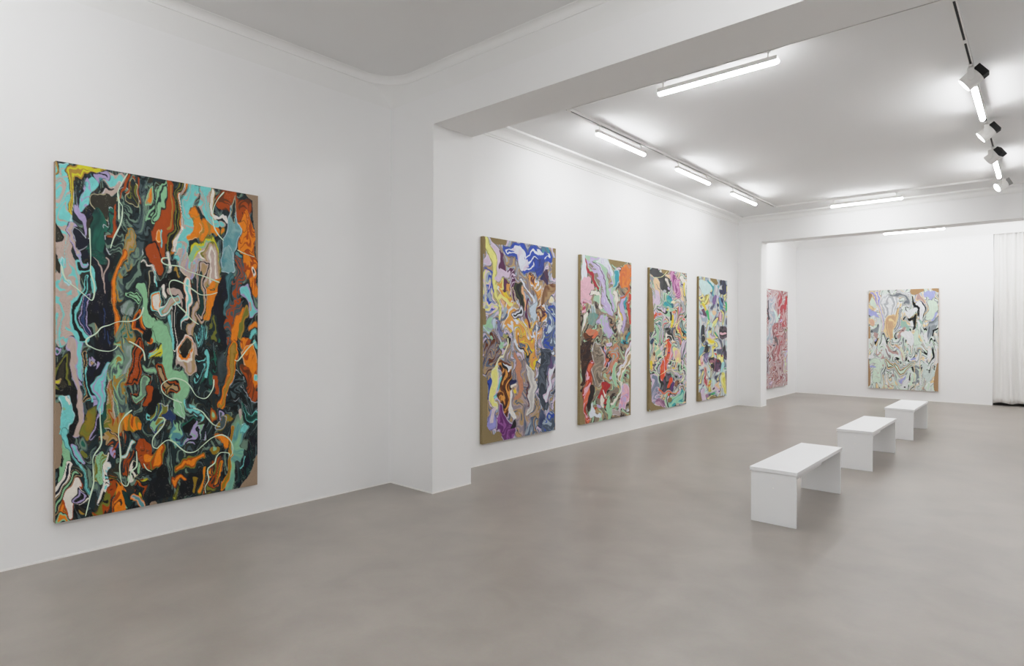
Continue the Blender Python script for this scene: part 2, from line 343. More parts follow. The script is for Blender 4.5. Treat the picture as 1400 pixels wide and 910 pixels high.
  ('f:lk', [12.3,220.5,2.4,10.7,238.8,2]),
  ('m:bk,br,og,br', [26.7,167.3,6.5,30.2,186.4,8.3,26.9,206.8,7.5,28.7,227.6,6.5]),
  ('m:og,bk,sb', [29.2,170.9,5.5]),
  ('f:nb', [40.4,188.9,4.2]),
  ('f:wt', [38.7,194.8,2.1,43.9,193.5,1.4]),
  ('f:yo', [41.3,201.2,2.6]),
  ('f:po', [43.1,198.7,1.6]),
  ('f:wt', [35.3,198.9,1.6,35.4,219.7,1.7,37.6,244.3,2.3]),
  ('m:vi,vl,vi', [23.7,228.7,6.1,23.8,249.2,8.2,35.6,261.3,9.4]),
  ('f:bk', [37.6,252.1,4.5]),
  ('b:gp,sa,sa', [40.2,155.7,3.5,47.4,182.3,3.9,52.8,203.9,4.3,42.2,210,3.2]),
  ('m:og,yo,sl,og', [56.1,138.2,11.4,65.3,163.5,7.9]),
  ('f:bk', [47.2,145.3,1.1,58,157,1.4,60.6,149,1.1]),
  ('f:sb', [40.2,139.9,1.6,52.5,155.1,1.6]),
  ('b:sl,#dcdad6,#dcdad6,#c4c2c0', [59.8,172.3,3.9,65.4,185.2,5.4,69.2,198.1,5.4,65.5,214,5.1,60.1,233.2,4.3]),
  ('b:nb,sb', [74.6,163.8,4,79.4,173.2,2.8,72.8,182.9,2.2]),
  ('m:#3c4654,#5a6472,#2b3340', [84.2,153.1,8.5,79.6,198.9,6.2,82.6,224.9,8.1]),
  ('s:vi,sl', [94,159.8,4.7,88.2,181,2.6]),
  ('b:sl,sb', [94,151.4,3.4]),
  ('b:nb,lk,sb', [94.1,175.7,5.1,90.3,203.4,3,84.5,217.7,4.4]),
  ('f:bk', [99.1,179.7,2.6]),
  ('s:bk,sl', [96.2,211.4,4.9]),
  ('m:sl,#4b5a6a,gb,cb', [90.4,244.4,8.9,88.6,264.6,8.9]),
  ('s:nb,sl', [78.8,239.2,4.4,78.9,259.4,3.3]),
  ('m:sl,tn,gb,sl', [65.8,257.3,11.2]),
  ('f:wn', [59.9,192,1.1,61.8,208.3,1.3,56.5,222,1.1]),
  ('L', [-2.8,184.2,7.6,-2.2,215.6,7.9,-1.8,245.3,6.9,6.1,262.8,7.7,19,267.9,6.8]),
  ('L', [18.9,260.3,5.1]),
  ('L', [101.3,227,3.4,101.4,253.4,2.6]),
 ], L=[
 ]),
 'pink': dict(W=70, H=221, base='m:ge,tn,ms,bd,ge', S=[
  ('f:sb', [5.1,7.7,4.5,3.9,26.4,3.7]),
  ('f:hp', [7.7,43.1,10.3,6.5,56.4,7.1,6.4,31.3,6.3]),
  ('m:hp,cm,hp', [1.7,47.6,1.8,1.7,76.4,1.8]),
  ('f:cr', [3.8,4,1.1]),
  ('b:ms,ms,lw,ms', [23.3,4.8,15.6,30.1,25.7,15.4,35.7,48.5,12.7,37.1,69.2,10]),
  ('f:cr', [9.1,5.8,1.3,9.6,19,1.7,14.7,26.3,2,19.4,39.2,1.8,22.7,48.3,1.4]),
  ('m:ge,lw,ge', [12.7,6.5,2.9,16.7,22,2.1,27.4,46.5,2.5,30.2,65.4,1.9]),
  ('f:lw', [20.6,9.3,2.4,27.4,28.7,3.3,34.3,51.4,2.8,37.2,74.7,3.5]),
  ('f:bd', [18,4.3,0.7,30.1,31.1,0.8,38.5,52.4,0.8,41.4,74.5,0.7]),
  ('m:sb,lw,sb', [24.6,3.2,4.1,34.2,8.5,5.3,39.1,17.5,3.6]),
  ('m:ge,lw,tn', [34.2,22.4,3,39.9,35.6,3.3]),
  ('b:bk,wt,wt', [14.8,50.4,3.7,24.8,56.3,2.7,28.6,68.3,2.1]),
  ('f:ms', [20.8,60.6,4.9]),
  ('m:#7fa6a4,ge,bs', [12.9,69.2,5.1,18.1,72.9,4.3]),
  ('s:mg,hp', [6.5,61.7,4.2,11.6,63.3,2.4]),
  ('s:#5f9c98,#8a9c90', [15.5,79.8,8]),
  ('m:lw,ms,lw', [28.9,88.8,8.5,35.8,98.3,8.8]),
  ('b:ly,ge,bd', [24.9,97,2.7]),
  ('s:co,sa', [13,95.9,4.3,15.6,106.5,4.5]),
  ('m:bd,br', [7.9,101.3,3.4,11.7,109.9,4]),
  ('f:wt', [5.3,77.6,2,2.8,96,1.7]),
  ('f:tl', [45.6,34.9,3.1,47.7,26.2,4.8,47,15.1,3.4]),
  ('f:hp', [50.6,11.7,2.6]),
  ('s:orr,or', [63.2,14.2,10.4,58.8,26.3,8.6,66.3,29.8,4.9]),
  ('b:orr,sa', [63.2,4.1,2,69.4,9,1.5]),
  ('f:wt', [47,47.5,3.7,50,59.9,3.8,52.2,79.6,2.4,53,103.7,3.1]),
  ('f:lw', [57.3,49.4,3.9,57.3,68,3.9,57.4,98,2.6]),
  ('f:tl', [61.1,50.5,1.4,63.4,69.1,1.4]),
  ('f:yo', [52.9,65.4,1,54.4,82.4,1.1]),
  ('f:rr', [65.6,45.8,2,67.9,67.4,2,68,84.8,2.6]),
  ('f:hp', [67.2,58.7,1.3]),
  ('f:#8a6a5c', [62.6,87.9,3.5]),
  ('f:tl', [68.3,96.4,1.6,64.2,108,1.9]),
  ('f:#9a7f78', [20.8,82.3,1.4,33,77.7,1.5,42.8,77.2,1.4,51.4,62.7,1.3,57.3,48,1.3]),
  ('f:orr', [55.8,51,1.7,63.3,41.7,1.7,68.6,32.4,1.9]),
  ('m:ge,bd,sa', [44.3,87,3.6,47.9,98.1,3.1]),
  ('L', [42.6,1.7,4.8,54.2,0.5,5.7,46.9,5.2,3.7]),
  ('L', [69.4,41.1,2]),
  ('m:bd,#4a2a1c,bd', [6.6,117.6,7.4,8,146.6,6.6,5.5,160.9,5]),
  ('f:co', [15.6,109.7,2.9]),
  ('m:ge,#6a5f54,#a89a88,ge', [22.3,121.9,7,22.3,147.6,8.6,23.7,165.3,7.3]),
  ('m:co,rr,hp,co', [13.1,143,2.9,10.6,162.7,4.8,6.8,180.8,5,6.9,199.2,3.9,8.8,218,2.4]),
  ('f:bd', [15,117.7,2.1]),
  ('s:bd,bk', [14.5,176.4,4.3,13.3,196.2,3.2]),
  ('m:bd,lw,co,bd', [33.1,123.6,4.4,34.5,142.9,5.2]),
  ('f:co', [33.8,135.3,3]),
  ('m:lw,hp', [38,115.4,3.7]),
  ('m:co,tn,gb,sa', [45.8,122.5,6.2,44.4,139.3,5.3,40.2,153,6.1]),
  ('m:tl,gm,bd', [60.4,112.9,4.6]),
  ('b:bd,hp,sb', [68.8,115.8,2.3,59,138.6,2.3,53.1,162.4,1.7]),
  ('b:bd,wt,wt,tn', [68.4,131.8,4.1,59,154.3,3.7,54.6,169.6,2.8]),
  ('b:wt,gm,gm', [47.3,147.9,2.8,46.6,166.1,3.1,45.9,177.2,1.7]),
  ('f:lw', [42.3,165.7,2.1]),
  ('f:og', [48.8,176.1,1.7]),
  ('s:rr,cr', [31.9,172.9,5.8,27.8,187.5,4.4,33.3,193.7,4.4]),
  ('f:wt', [27.8,179.3,1.1,33,184.3,1.4]),
  ('f:bk', [36.7,181.7,2.2]),
  ('f:wt', [30.5,189.2,2.7,29.9,201.4,2.2]),
  ('f:rr', [34,202,1.6]),
  ('b:bd,gm,gm', [37.4,192.9,2.2,38.2,216.5,3.9,46,202.4,2.5,51.7,186.3,2.5,63.5,154.7,1.3]),
  ('f:wt', [42.4,203.3,1.4,50.3,191.8,1.4,56.1,172.6,1.7]),
  ('b:bd,gm', [18.5,192.9,2.1,13.3,209.5,2.4]),
  ('f:sb', [18.5,194.3,1.3,14,214.3,2.9,22.5,215.1,3]),
  ('f:lw', [25.1,202,2.7]),
  ('f:rr', [19.8,204.6,1.7]),
  ('m:hp,lw,#d99ab8,hp', [60.6,181.7,6.9,62.1,196.2,6.3,57.7,208.4,5.4]),
  ('f:pu', [65.1,162,1.7]),
  ('f:#b8aaa8', [48.9,212.7,5.9]),
  ('f:rr', [43.8,206.3,0.8]),
  ('f:sb', [65.5,212.5,2.7]),
  ('f:nb', [62.2,212.7,1]),
  ('L', [-0.2,179.9,2.6,0.6,203.5,3.6,2.1,218,3.9]),
  ('L', [70,155.1,2,70.3,188.6,2.5,70.1,214.7,2.5]),
 ], L=[
 ]),
 'tangle': dict(W=51, H=188, base='m:#d8d4cf,gm,bk,lk,#8fa8a8,pe,#5a5a68', S=[
  ('m:co,lk,#5f8f8f,wt,bk,gm,lw', [10.5,58.3,7.1,14,74.8,7.2,12.9,92.7,7.1]),
  ('m:lk,#a878a8,co,ly,bk,#8fa8a8,hp', [39.8,56.4,5.5,42.4,73.9,5.5,43.7,93.9,6.8]),
  ('s:bk,#3a3c40', [6.8,4.9,6.2,13.8,11.1,6.3,17.4,26.4,4.6]),
  ('f:#8c9298', [3.4,15,3.1]),
  ('b:#a0a4a8,pe,pe', [9.2,19,5.3,10.4,34.4,4.1]),
  ('f:lk', [8.1,29.9,2.6,9.3,44.1,4.1]),
  ('f:#6d7278', [9.2,21.4,0.6,13.9,31.6,0.8,11.6,41.5,0.6]),
  ('f:bk', [23.4,17,5.7,22.2,28.2,5.1]),
  ('f:wt', [22.8,15.9,2.5,25.3,21.7,2.3]),
  ('f:lw', [25.9,25.9,2.1]),
  ('f:#b4b6bc', [20.4,30.9,2.4]),
  ('m:mg2,#d39ac0,#8e3d7e,#d39ac0', [29.6,6.2,5.2,35.9,11.5,6.8,38.5,27.6,4.8,38.5,37.7,2.8]),
  ('b:bk,wt,wt', [43.7,5.2,3.3,47.6,16.2,2.6,49,28.9,1.8]),
  ('f:vp', [45.7,19.1,2]),
  ('f:yo', [46.3,13.8,1,48.3,32.8,1.4]),
  ('f:pe', [43.7,25.7,1.7,43.7,39.7,2.2]),
  ('m:tl,#1e5f78,#5fb0a0', [27.2,37.5,5.2,28.4,48.5,4.7,19.9,44.4,3.9]),
  ('f:gm', [25.9,31.5,1.5]),
  ('f:lc', [32.1,42,2.7]),
  ('f:re', [8.2,59.7,1.8,7.1,64.5,1.2]),
  ('f:re', [30.3,58.3,2.7]),
  ('f:yo', [27.2,64.6,2.9,29.7,75.5,2.2]),
  ('f:yo', [22.9,53.9,1.6]),
  ('f:bk', [26,58.5,1.5,26,68.3,1.7]),
  ('m:bk,wt,#777,bk', [26,84.2,5.8,27.3,93.9,5.1]),
  ('f:gm', [7.1,79.8,2.1,8.3,93.9,3.5]),
  ('f:nb', [7.2,95,1.6]),
  ('f:nb', [2.5,97.3,2.3]),
  ('f:re', [48.3,64.8,2.8]),
  ('f:tl', [49.2,82.5,2.2]),
  ('f:re', [23.6,96.3,2.7]),
  ('L', [-0.3,28.6,2.6,0.9,48.4,3.2,1.9,63.6,4,1.3,81.1,3.7]),
  ('L', [19.8,1,4.9]),
  ('L', [51.1,4.1,1.6]),
  ('m:#2d5f78,nb,#8fa8a8', [1.8,100,3.2]),
  ('m:gm,lc,gm', [7.2,96.5,2.6,13,111.9,4]),
  ('f:nb', [7.8,98.9,1.6]),
  ('f:yo', [3.9,120.9,1.9,3.4,130.1,1.4]),
  ('f:br', [6.7,110.5,2.1]),
  ('m:#a9a6bd,#7f8aa0,lk', [5.2,142.9,4.1,6.4,159.1,5.5,9.8,173.4,6.5]),
  ('m:#a87a9c,#c9a0b8,#8a5a80', [14.4,179.9,6]),
  ('m:bk,#444a52,#6a4a68,#6f7478', [19,144.2,8.5,21.4,156.3,9.9,28.6,161.9,6.2]),
  ('m:re,co,hp,re', [23.6,101.5,3.3,27.3,116.1,3.9,18.9,131.2,5.7,15.5,146.2,2.6]),
  ('f:re', [26.2,150.9,2.6,25,161.5,2.1]),
  ('f:vp', [30.4,153.7,1.9,29.8,164.5,1.7]),
  ('f:vp', [25.5,114.8,1.4]),
  ('m:pe,hp,ly,pe', [36,109,5.4,39.8,121.5,4.9]),
  ('f:wt', [27.3,131.8,1.9]),
  ('f:yo', [32.3,133.9,1.7]),
  ('f:vp', [31,129.6,1.1]),
  ('f:wt', [37.3,134.9,2.5]),
  ('f:bk', [34.8,145.7,3.3]),
  ('f:vp', [41.1,147.5,1.7]),
  ('m:#8fb8b0,lk,#566', [46.3,119.3,4.2,46.3,100.6,4.3]),
  ('f:lc', [44.3,152.8,2.1]),
  ('f:lw', [47.8,158.1,2.5]),
  ('f:bk', [50.4,174.6,2,48.8,186.1,1.6]),
  ('m:sa,br', [36,153.7,3.9]),
  ('f:bd', [40.1,156,1.5]),
  ('f:co', [11.5,157.5,1,17.9,165.3,1.3,27.4,168.3,1.2,38.6,166.2,1.1]),
  ('s:#6a3a72,#8a5a80', [13.2,164.6,2.9]),
  ('f:pe', [19.6,173.1,2.6]),
  ('f:re', [26.2,171.7,1.9]),
  ('m:#9fd8c0,#35a3a8,gm', [32.3,177.4,5,42.4,174.6,5.4,31.1,185,5,41.1,184.2,4.9]),
  ('f:lk', [33.5,171,2.2]),
  ('f:lw', [39.2,170.5,1.7]),
  ('L', [27.4,177.9,3.1]),
  ('L', [-0.2,137.8,1.1,0.4,160.7,1.6,1.1,176.7,2.7,5.4,185.9,3.9,17.9,189.6,3,27.4,189.7,1.7]),
 ], L=[
  ('pc', [4.6,13.1,15,10.3,21,3.8,22.8,1.1]),
  ('pc', [15.1,54.4,19.9,65,27.2,71.9,36,72.9,43.7,65]),
  ('pc', [2.2,111.6,2.8,119.7,6.2,125.1,9.6,124.9,17.7,117.4,22.7,112.9,22.7,101.4,20,91.8]),
  ('pc', [9.5,108.9,15.3,103.7,23.6,97.2]),
  ('pc', [6.8,138.4,9.7,141.9,14.3,141.6,20.1,138.4,26.1,135.3,33.5,139.5,43.7,139.7,45,133,37.3,126.3,27.3,123.3,23.1,121.9]),
 ]),
 'lemon': dict(W=39, H=164, base='m:#d5d0cc,gb,#5a5a70,ly,#9a8f9a,#c8e4e2', S=[
  ('f:#c8e4e2', [5.9,6.9,6.1,7.9,16.8,6.1,13,9,5.6]),
  ('f:tl', [11.9,1.5,1.1,16.3,12.7,1.3,17,24,1.6]),
  ('m:#a8c4bc,#9aa,lk', [19.5,13.3,2.3,19.3,21.7,2.7]),
  ('f:pe', [3.4,24.4,1.3]),
  ('m:ly,#b0a040,pe,ly', [8.4,24.9,2.6,10,34.9,3.5,4.9,34.3,2.8]),
  ('f:yo', [5.9,36.2,1.8,9,45.2,1.3]),
  ('f:gn', [10.5,48.1,2,13.1,57.2,1.7]),
  ('f:gn', [3.7,35.4,1.1]),
  ('s:#8a6aa6,#6a4a86', [21.4,24.6,2.5,18.3,32.1,2.5]),
  ('f:lw', [25.7,24.1,1.8]),
  ('m:nb,bk,#3a4a70,bk', [29.5,5.7,3.4,34.5,6.1,5.1,35.7,15.6,3,30.1,16.2,3]),
  ('f:#aab', [30.6,8.7,1]),
  ('f:#5fb0c0', [25.2,13.7,1.8]),
  ('m:#3a6a9a,#6aa0c0,nb', [31.2,25.7,4,30.2,36.4,3]),
  ('f:nb', [25.2,32.6,2.1]),
  ('f:gn', [38,29.4,1.3,36.9,40.3,1.6]),
  ('f:yo', [38.7,49.9,1.1]),
  ('f:pe', [20.4,44.5,3.4]),
  ('m:hp,cr,wt,hp', [28.5,42.9,2.5,29.7,54.6,3]),
  ('f:bd', [25.2,38.9,1.3]),
  ('f:pu', [5.5,45.4,2.3,9,54.3,1.1]),
  ('f:lk', [5.5,54.5,2.3]),
  ('m:ly,gm,#c8e4e2', [13.1,61.4,2.5,22.6,61.1,2.9,23.6,53.7,1.5]),
  ('f:gn', [11.6,60.4,0.9]),
  ('m:bk,#2b3550,gb,bk', [6,70.7,3.2,7,81.8,4.9]),
  ('m:#c8e4e2,ly,lk', [13.1,73.7,4.5,19.4,78.9,3.5]),
  ('f:pe', [15.2,81,3.1]),
  ('m:#5a4a58,#7a6a78,hp,bk', [33.6,66.2,4.7,33.6,80.2,5.2]),
  ('f:gn', [23.7,72.7,0.9,24.8,79,1]),
  ('L', [18.7,0.5,3.5,22.4,6.2,2.6]),
  ('m:nb,bk,gb', [7.5,83.1,4.9]),
  ('s:#5fa8b8,#8fc0c8', [5,93.2,2.8,4.1,101.2,2.2]),
  ('f:bk', [11.1,94.5,3.1,10.1,100,2.7]),
  ('m:lw,#8a7aa8', [10.1,105.7,2.8,10.1,115.9,2.6]),
  ('m:ly,pe,yo', [16.3,83.3,3.5,16.3,89.5,2.9]),
  ('f:#c8e4e2', [14.2,92.5,1.9]),
  ('f:yo', [18.9,95.3,1.6]),
  ('f:nb', [21.6,99.1,2]),
  ('f:re', [22.2,104.2,1.8]),
  ('m:#6a4a6a,#3a3048,bk,#a06a78', [17.4,113.5,4.6,26,115.3,5.1,28.2,124,4.1,19.5,123.1,4.6]),
  ('m:hp,#a06a78', [17.4,115.6,2.9]),
  ('f:#6a1a2a', [26,113.2,2.1]),
  ('f:wt', [28.2,108,1.5]),
  ('f:cr', [31.5,104,1.5]),
  ('m:#7a6a98,lk,bk,#6a5a80', [34.8,95.5,3.7,37.1,108.7,2]),
  ('f:hp', [28.1,94.2,1.5]),
  ('f:#a8d8d8', [32.6,113.7,1.8,31.6,129.7,1.8]),
  ('m:#d8d050,gn,ly,#d8d050', [33.8,133.2,2.9,35,146.4,3.5,36.2,158.5,2.4]),
  ('f:gn', [35.5,124.8,1.3]),
  ('m:hp,#c4546c,lk', [5.1,107.4,2.2,4.1,119.4,2.2]),
  ('s:cr,#c4546c', [6.1,123.7,2.2,9.2,139.4,3.1,11.7,143.9,2.5]),
  ('f:wt', [10.2,134.4,2.3,8.1,128,1.2]),
  ('f:gm', [4.1,135.7,1.2]),
  ('f:lk', [6.7,150.3,3.1,7.2,161.1,3.1]),
  ('f:pu', [7.2,144.3,1.4]),
  ('f:#a87a9c', [12.8,158.1,2.7]),
  ('f:#b8d8e0', [18.5,137.6,2.4]),
  ('f:tl', [11.2,127.4,1.2]),
  ('m:yo,gn,or,ly', [15.4,137.2,1.8,16.4,150.9,2.3]),
  ('f:#777d84', [16.9,127,2.6]),
  ('f:#3a4058', [24.9,134.3,3.9]),
  ('f:lk', [28.2,126.1,1.6]),
  ('f:pe', [26.1,146.1,3.5,25.5,153.5,2.7]),
  ('f:pu', [21.2,148.5,1.9]),
  ('f:lk', [22.8,144.5,1,25.6,158.2,2.1]),
  ('f:#c8e4e2', [29.4,148.7,1.9]),
  ('f:pe', [31.6,153.4,1.4]),
  ('f:vp', [26.1,157.3,1.2]),
  ('m:bk,gn,#555', [19.6,157.7,2.3]),
  ('L', [1.2,154.4,2,2.2,163.2,2.6]),
  ('L', [18.1,163.9,3.1,23.9,164.8,1.5,32.8,165.5,2.6]),
  ('L', [38.6,131.6,0.9,39.4,157.9,1.1]),
 ], L=[
 ]),
 'crimson': dict(W=29, H=132, base='m:#b89a9c,#c9b8b8,#a35a5c,#cfd0d0,#b89a9c', S=[
  ('m:#cfd0d0,#c9b8c0,gb', [6.1,15.7,5.8,7,44.8,4.8,4.4,69,4.8]),
  ('m:cr,#b03a48,#c9a8a8', [17.3,3.9,2.8,18.2,19.6,4.2,21.8,38.7,5.3,23.7,47.5,4.3]),
  ('f:#c02030', [25.8,8.1,1.6,24.5,26,2.1]),
  ('m:#a8484e,#c9b0b0,#c9b8b8,#8a3a40,#b89a9c', [14.7,49.7,7.4,18.3,70.7,7.8,13,88.3,7.7]),
  ('f:#222030', [1.6,16.3,1,1.9,40,1.2]),
  ('f:#5a1a20', [1.1,86.1,1.4,1.1,110.1,2.2]),
  ('f:#d0e8e0', [11.2,30.7,2.1,13,40.7,1.7,17.4,31.1,1.4]),
  ('f:lw', [19.2,40.6,1.9]),
  ('f:nb', [16.1,36.4,1.2]),
  ('f:#2a2a34', [25.9,56.7,2.5]),
  ('f:#5a4a50', [12.1,62,1.4,13,76,1.4]),
  ('m:pe,#c08a86', [28.3,67.1,1.4]),
  ('m:#b8c8c8,lw,#d0d8b0,#c08a86', [26.5,87,3.3,26.6,112.3,3.6]),
  ('m:#8f4046,#c9b8b8,#b89a9c,#7a3038,#c9a8a0', [11.3,107.5,6,14.8,123.7,6,20.1,101,4.3]),
  ('f:lk', [5.3,126.1,2.8]),
  ('f:#3a3a58', [7.8,75.9,1.6]),
  ('L', [28.7,7.7,1.3]),
 ], L=[
 ]),
 'pale': dict(W=96, H=137, base='m:pq,#d4d9da,pm,g7,pq,pch,#b4b8ba,bk,pm', S=[
  ('f:pm', [7.9,12.4,5.4,11.4,23.4,2.9]),
  ('b:pch,pch,lp', [5.3,4,3.5,12.3,8.3,2.7,15.7,21,1.5]),
  ('f:lb', [8.8,9.1,0.8,13.1,15.1,0.8]),
  ('b:pq,mv,pch,pq,lp', [11.4,1.6,3.3,18.3,12.7,3,19.1,35.2,2.3,20.9,59.5,2.3]),
  ('b:pq,#c4c8cc,pq,#b5b9bd,pq', [29.3,10.5,10,28.5,28.7,7.9,25.1,45.3,5.3]),
  ('f:#a4a8ac', [33.5,9.8,0.7,33.5,18.9,0.7,30.2,22.9,0.7]),
  ('f:#a4a8ac', [22.1,18.6,0.5,21.3,35.3,0.6,21.3,51.1,0.6]),
  ('b:#d8d2c8,g7,#c9c9c4,g7,#777c82', [33.5,4,3.5,45.2,10.1,5.1,52.7,14.4,5.1,46.9,20,3.6]),
  ('b:mv,pq,g7,pq', [43.5,3.5,2.6,53.5,7.9,2.2,58,16.2,1.5,51.9,20.3,1.1]),
  ('m:lb,lb,pch,lb', [32.7,43.7,8.1,31,53.7,7.6,33.6,62,5.1,39,33,3.1]),
  ('b:pq,bk,pq,g7', [43.6,29.8,3.1,45.3,40.5,3.1,42.8,52.1,2.3]),
  ('f:tea', [51.1,40.6,2.5,51.1,46.4,4.3,55.2,53.8,2.6,54.4,60.3,1.5]),
  ('f:pch', [47.7,29.1,0.9,52.7,40.6,0.7,56.2,45.6,0.7]),
  ('f:per', [46.9,47.1,1.6]),
  ('f:mv', [51.1,52.1,2.1,45.3,64.5,2.6]),
  ('f:bk', [43.6,56.2,0.8]),
  ('f:bk', [49.6,55.8,1.1]),
  ('f:pq', [45.3,57.4,1.5]),
  ('f:pq', [59.3,27.6,6.5,65,30.2,4.5]),
  ('f:bk', [51,23.8,1.1,55.6,26.1,0.6]),
  ('b:bk,pq,pq', [68.2,19.7,3.9,73.1,27.9,5.3,73.1,38.4,4.4]),
  ('f:bk', [60.4,10.5,1.2,64.1,18.7,2,67.8,29.4,1.1,68.8,41.6,0.9]),
  ('f:bk', [59.3,36.6,3.4,65,40.7,3.6,64.2,47.3,3.1,61.4,53.4,1.1]),
  ('f:pq', [58.9,40.7,1.6,60.1,48.1,1.8]),
  ('f:bk', [72.2,17.7,0.8,76.3,23.5,1.3]),
  ('b:per,pch,mv,mv', [69.8,11.6,5.8,74.6,15.8,4.2]),
  ('f:per', [82.6,7.1,5,91.3,8.2,4.3]),
  ('b:g7,pm,pm,pm', [88.2,18.5,7.4,87.4,29.7,6.8,85.1,36.1,4.3]),
  ('f:per', [85,11.2,1.6]),
  ('f:per', [92.6,33.8,1.6,89,38.6,2.4]),
  ('f:pch', [94.4,33.9,1.1]),
  ('f:#8a8a86', [80.2,11.9,0.7,79.1,23.9,0.6,80.3,37.7,0.6,82.3,48.2,0.6]),
  ('m:g7,#a9b0b6,#767d84', [90.6,45.8,5,87.5,53.9,5.2,86,65.2,4.4]),
  ('f:#b9c2ca', [92.6,51.5,2.9]),
  ('f:bk', [94.2,57.5,1.1,89.9,62.7,1.4,89.5,69.2,1.2]),
  ('f:pq', [93.5,65.9,2.2]),
  ('f:pm', [68.3,57.1,5.2,66.7,65.2,6.9]),
  ('f:pq', [55.2,66.1,8.6]),
  ('f:tea', [68.3,52.2,1.2,74.7,42.5,2.1]),
  ('f:pch', [78.7,43.3,1.5]),
  ('f:pq', [72.3,48.1,2.9]),
  ('m:pm,tea,pch,pm', [73.1,64.4,5.2]),
  ('f:pq', [80.4,58.7,2.1,81.2,68.4,2.1]),
  ('f:pch', [3.6,20.7,3,11.4,26.8,1.4]),
  ('f:per', [4.5,28.3,4.4,12.3,32.6,2.2,14.4,42.7,0.8]),
  ('b:pch,#d9b09a,#d9b09a', [3.6,40.1,4.6,2.7,45.1,2.9]),
  ('f:pq', [10.5,40.2,1.5]),
  ('f:pm', [7.1,47.7,1.9]),
  ('m:#3c3f42,g7,bk', [8.8,52.8,4.4,3.6,58.7,2.3]),
  ('f:mv', [8.8,60.3,3.9]),
  ('m:per,bk,pch,pq', [13.1,67.1,4.4]),
  ('L', [1.4,8,4,0.3,15.6,1.5]),
  ('L', [-0.2,51.9,2,0.3,65.4,2]),
  ('L', [68.1,2.2,5,61.7,4,3.6,75.4,1.4,2.1]),
  ('L', [90.5,0.9,2.4,96,4.3,1.9]),
  ('m:pm,pq,pch', [3.6,78.4,3.5]),
  ('f:bk', [4.5,80.1,0.9]),
  ('f:pch', [5.4,83.4,1.9]),
  ('f:pq', [5.4,87.7,2.7]),
  ('f:pm', [7.1,96.9,5.4,12.3,104.4,5.4,9.7,117.1,7.4,8.8,128.2,5.9]),
  ('f:bk', [10.4,91.6,0.7]),
  ('f:per', [1.9,106.4,1.9,6.7,112.6,1.2]),
  ('f:mv', [2.7,101.3,0.4,9.7,107,0.4]),
  ('f:mv', [3.6,116.5,0.4,10.6,116.3,0.5,15.7,108.5,0.4]),
  ('f:mv', [5.4,128.3,0.3,13.2,118.7,0.4]),
  ('m:#c9c9c4,g7,pq,mv,pm', [14,77.5,2.7,16.6,91.7,2.7,20,101.7,4.5]),
  ('f:mv', [20,86.6,1.4]),
  ('f:mv', [30.2,81.5,2.1,37,89.7,3]),
  ('f:bk', [35.3,83.9,0.7,37,87.2,0.7]),
  ('f:lb', [40.3,77.2,2.5,43.7,88.7,1.8,47.9,96.9,2]),
  ('f:per', [38.6,78.9,0.7,43.7,92.1,0.7]),
  ('b:bk,pq,bk,pq', [44.5,78.8,2.6]),
  ('f:#7d8288', [29.4,94,2.2,26.8,87.3,1.5]),
  ('b:g7,pm,#666,pq,g7,pch,#444,pm', [23.5,100,4.5,33.6,108.9,7,43.7,111.1,7,55.3,106.7,5.8,66,101.5,3.6]),
  ('f:pm', [52,95.2,2.1,43.7,87.1,2.2]),
  ('f:pm', [52,81.2,2.6]),
  ('m:tea,pq,pm', [56.9,82.8,3.6]),
  ('f:pq', [61,93.4,2.6]),
  ('f:bk', [55.7,93.9,2.9]),
  ('f:per', [64.3,90.9,2.8]),
  ('m:g7,pm,#c9c9c4,pq,g7', [70,82.6,3.4,68.4,99,3.6,68.4,115.3,3.9,66,132.6,4.1]),
  ('f:bk', [85.2,82.4,1.5,86,92.9,1.3,81.3,99.9,1]),
  ('f:pq', [81.2,78.4,2.6,81.3,92.2,2.9,80.5,96.3,2.1]),
  ('f:bk', [77.6,92.3,0.9]),
  ('f:pq', [92.3,82.3,2.2,90,98.5,3.6]),
  ('f:pch', [93.5,84.7,0.6,89.2,101.7,0.6]),
  ('f:bk', [92.3,75.1,1.6]),
  ('f:#cfdcd8', [76.5,105.3,3.6,80.5,114.9,5.2,87.7,116.3,5.2,92.8,111.3,3.4]),
  ('f:bk', [80.5,108.8,1]),
  ('f:#9aa4a4', [74.9,118.4,0.5,82.9,122.2,0.5,90.9,119.5,0.5]),
  ('m:lb,pm,mv,pm', [20.9,130.2,2.7,30.3,129.9,3.5]),
  ('f:mv', [37,123.8,2.1]),
  ('f:pch', [40.4,130.3,2.2]),
  ('f:per', [47.9,122.6,3.8,53.7,117.4,1.8]),
  ('f:pq', [55.4,124,2.8,47.9,132.5,3.6]),
  ('f:bk', [60.3,118.8,0.8,56.2,126.4,1.1]),
  ('f:bk', [48.7,133.7,1.4]),
  ('f:pm', [61.9,123.7,2.1,57,133.8,2.2]),
  ('f:bk', [60.5,131.2,1.2]),
  ('f:g7', [63.6,131.9,1.3]),
  ('b:mv,pm,pq,pm', [87.7,122.8,2.8,84.6,130.2,5.2]),
  ('f:pch', [79,128.8,1.1]),
  ('f:per', [83,132.7,0.6]),
  ('f:pq', [89.7,133.2,2]),
  ('L', [-0.4,96.7,1.9,-0.2,122.5,3.2,0.1,133.6,3.2]),
  ('L', [95.7,100.8,1.9,95.5,122.5,3.7,95.3,133.8,4]),
 ], L=[
 ]),
}
# ------------------------------------------------------------------ materials
def lin(c):
    if isinstance(c, str):
        h = c.lstrip('#')
        if len(h) == 3: h = ''.join(ch*2 for ch in h)
        c = tuple(int(h[i:i+2], 16)/255 for i in (0, 2, 4))
    return tuple(((v+0.055)/1.055)**2.4 if v > 0.04045 else v/12.92 for v in c)

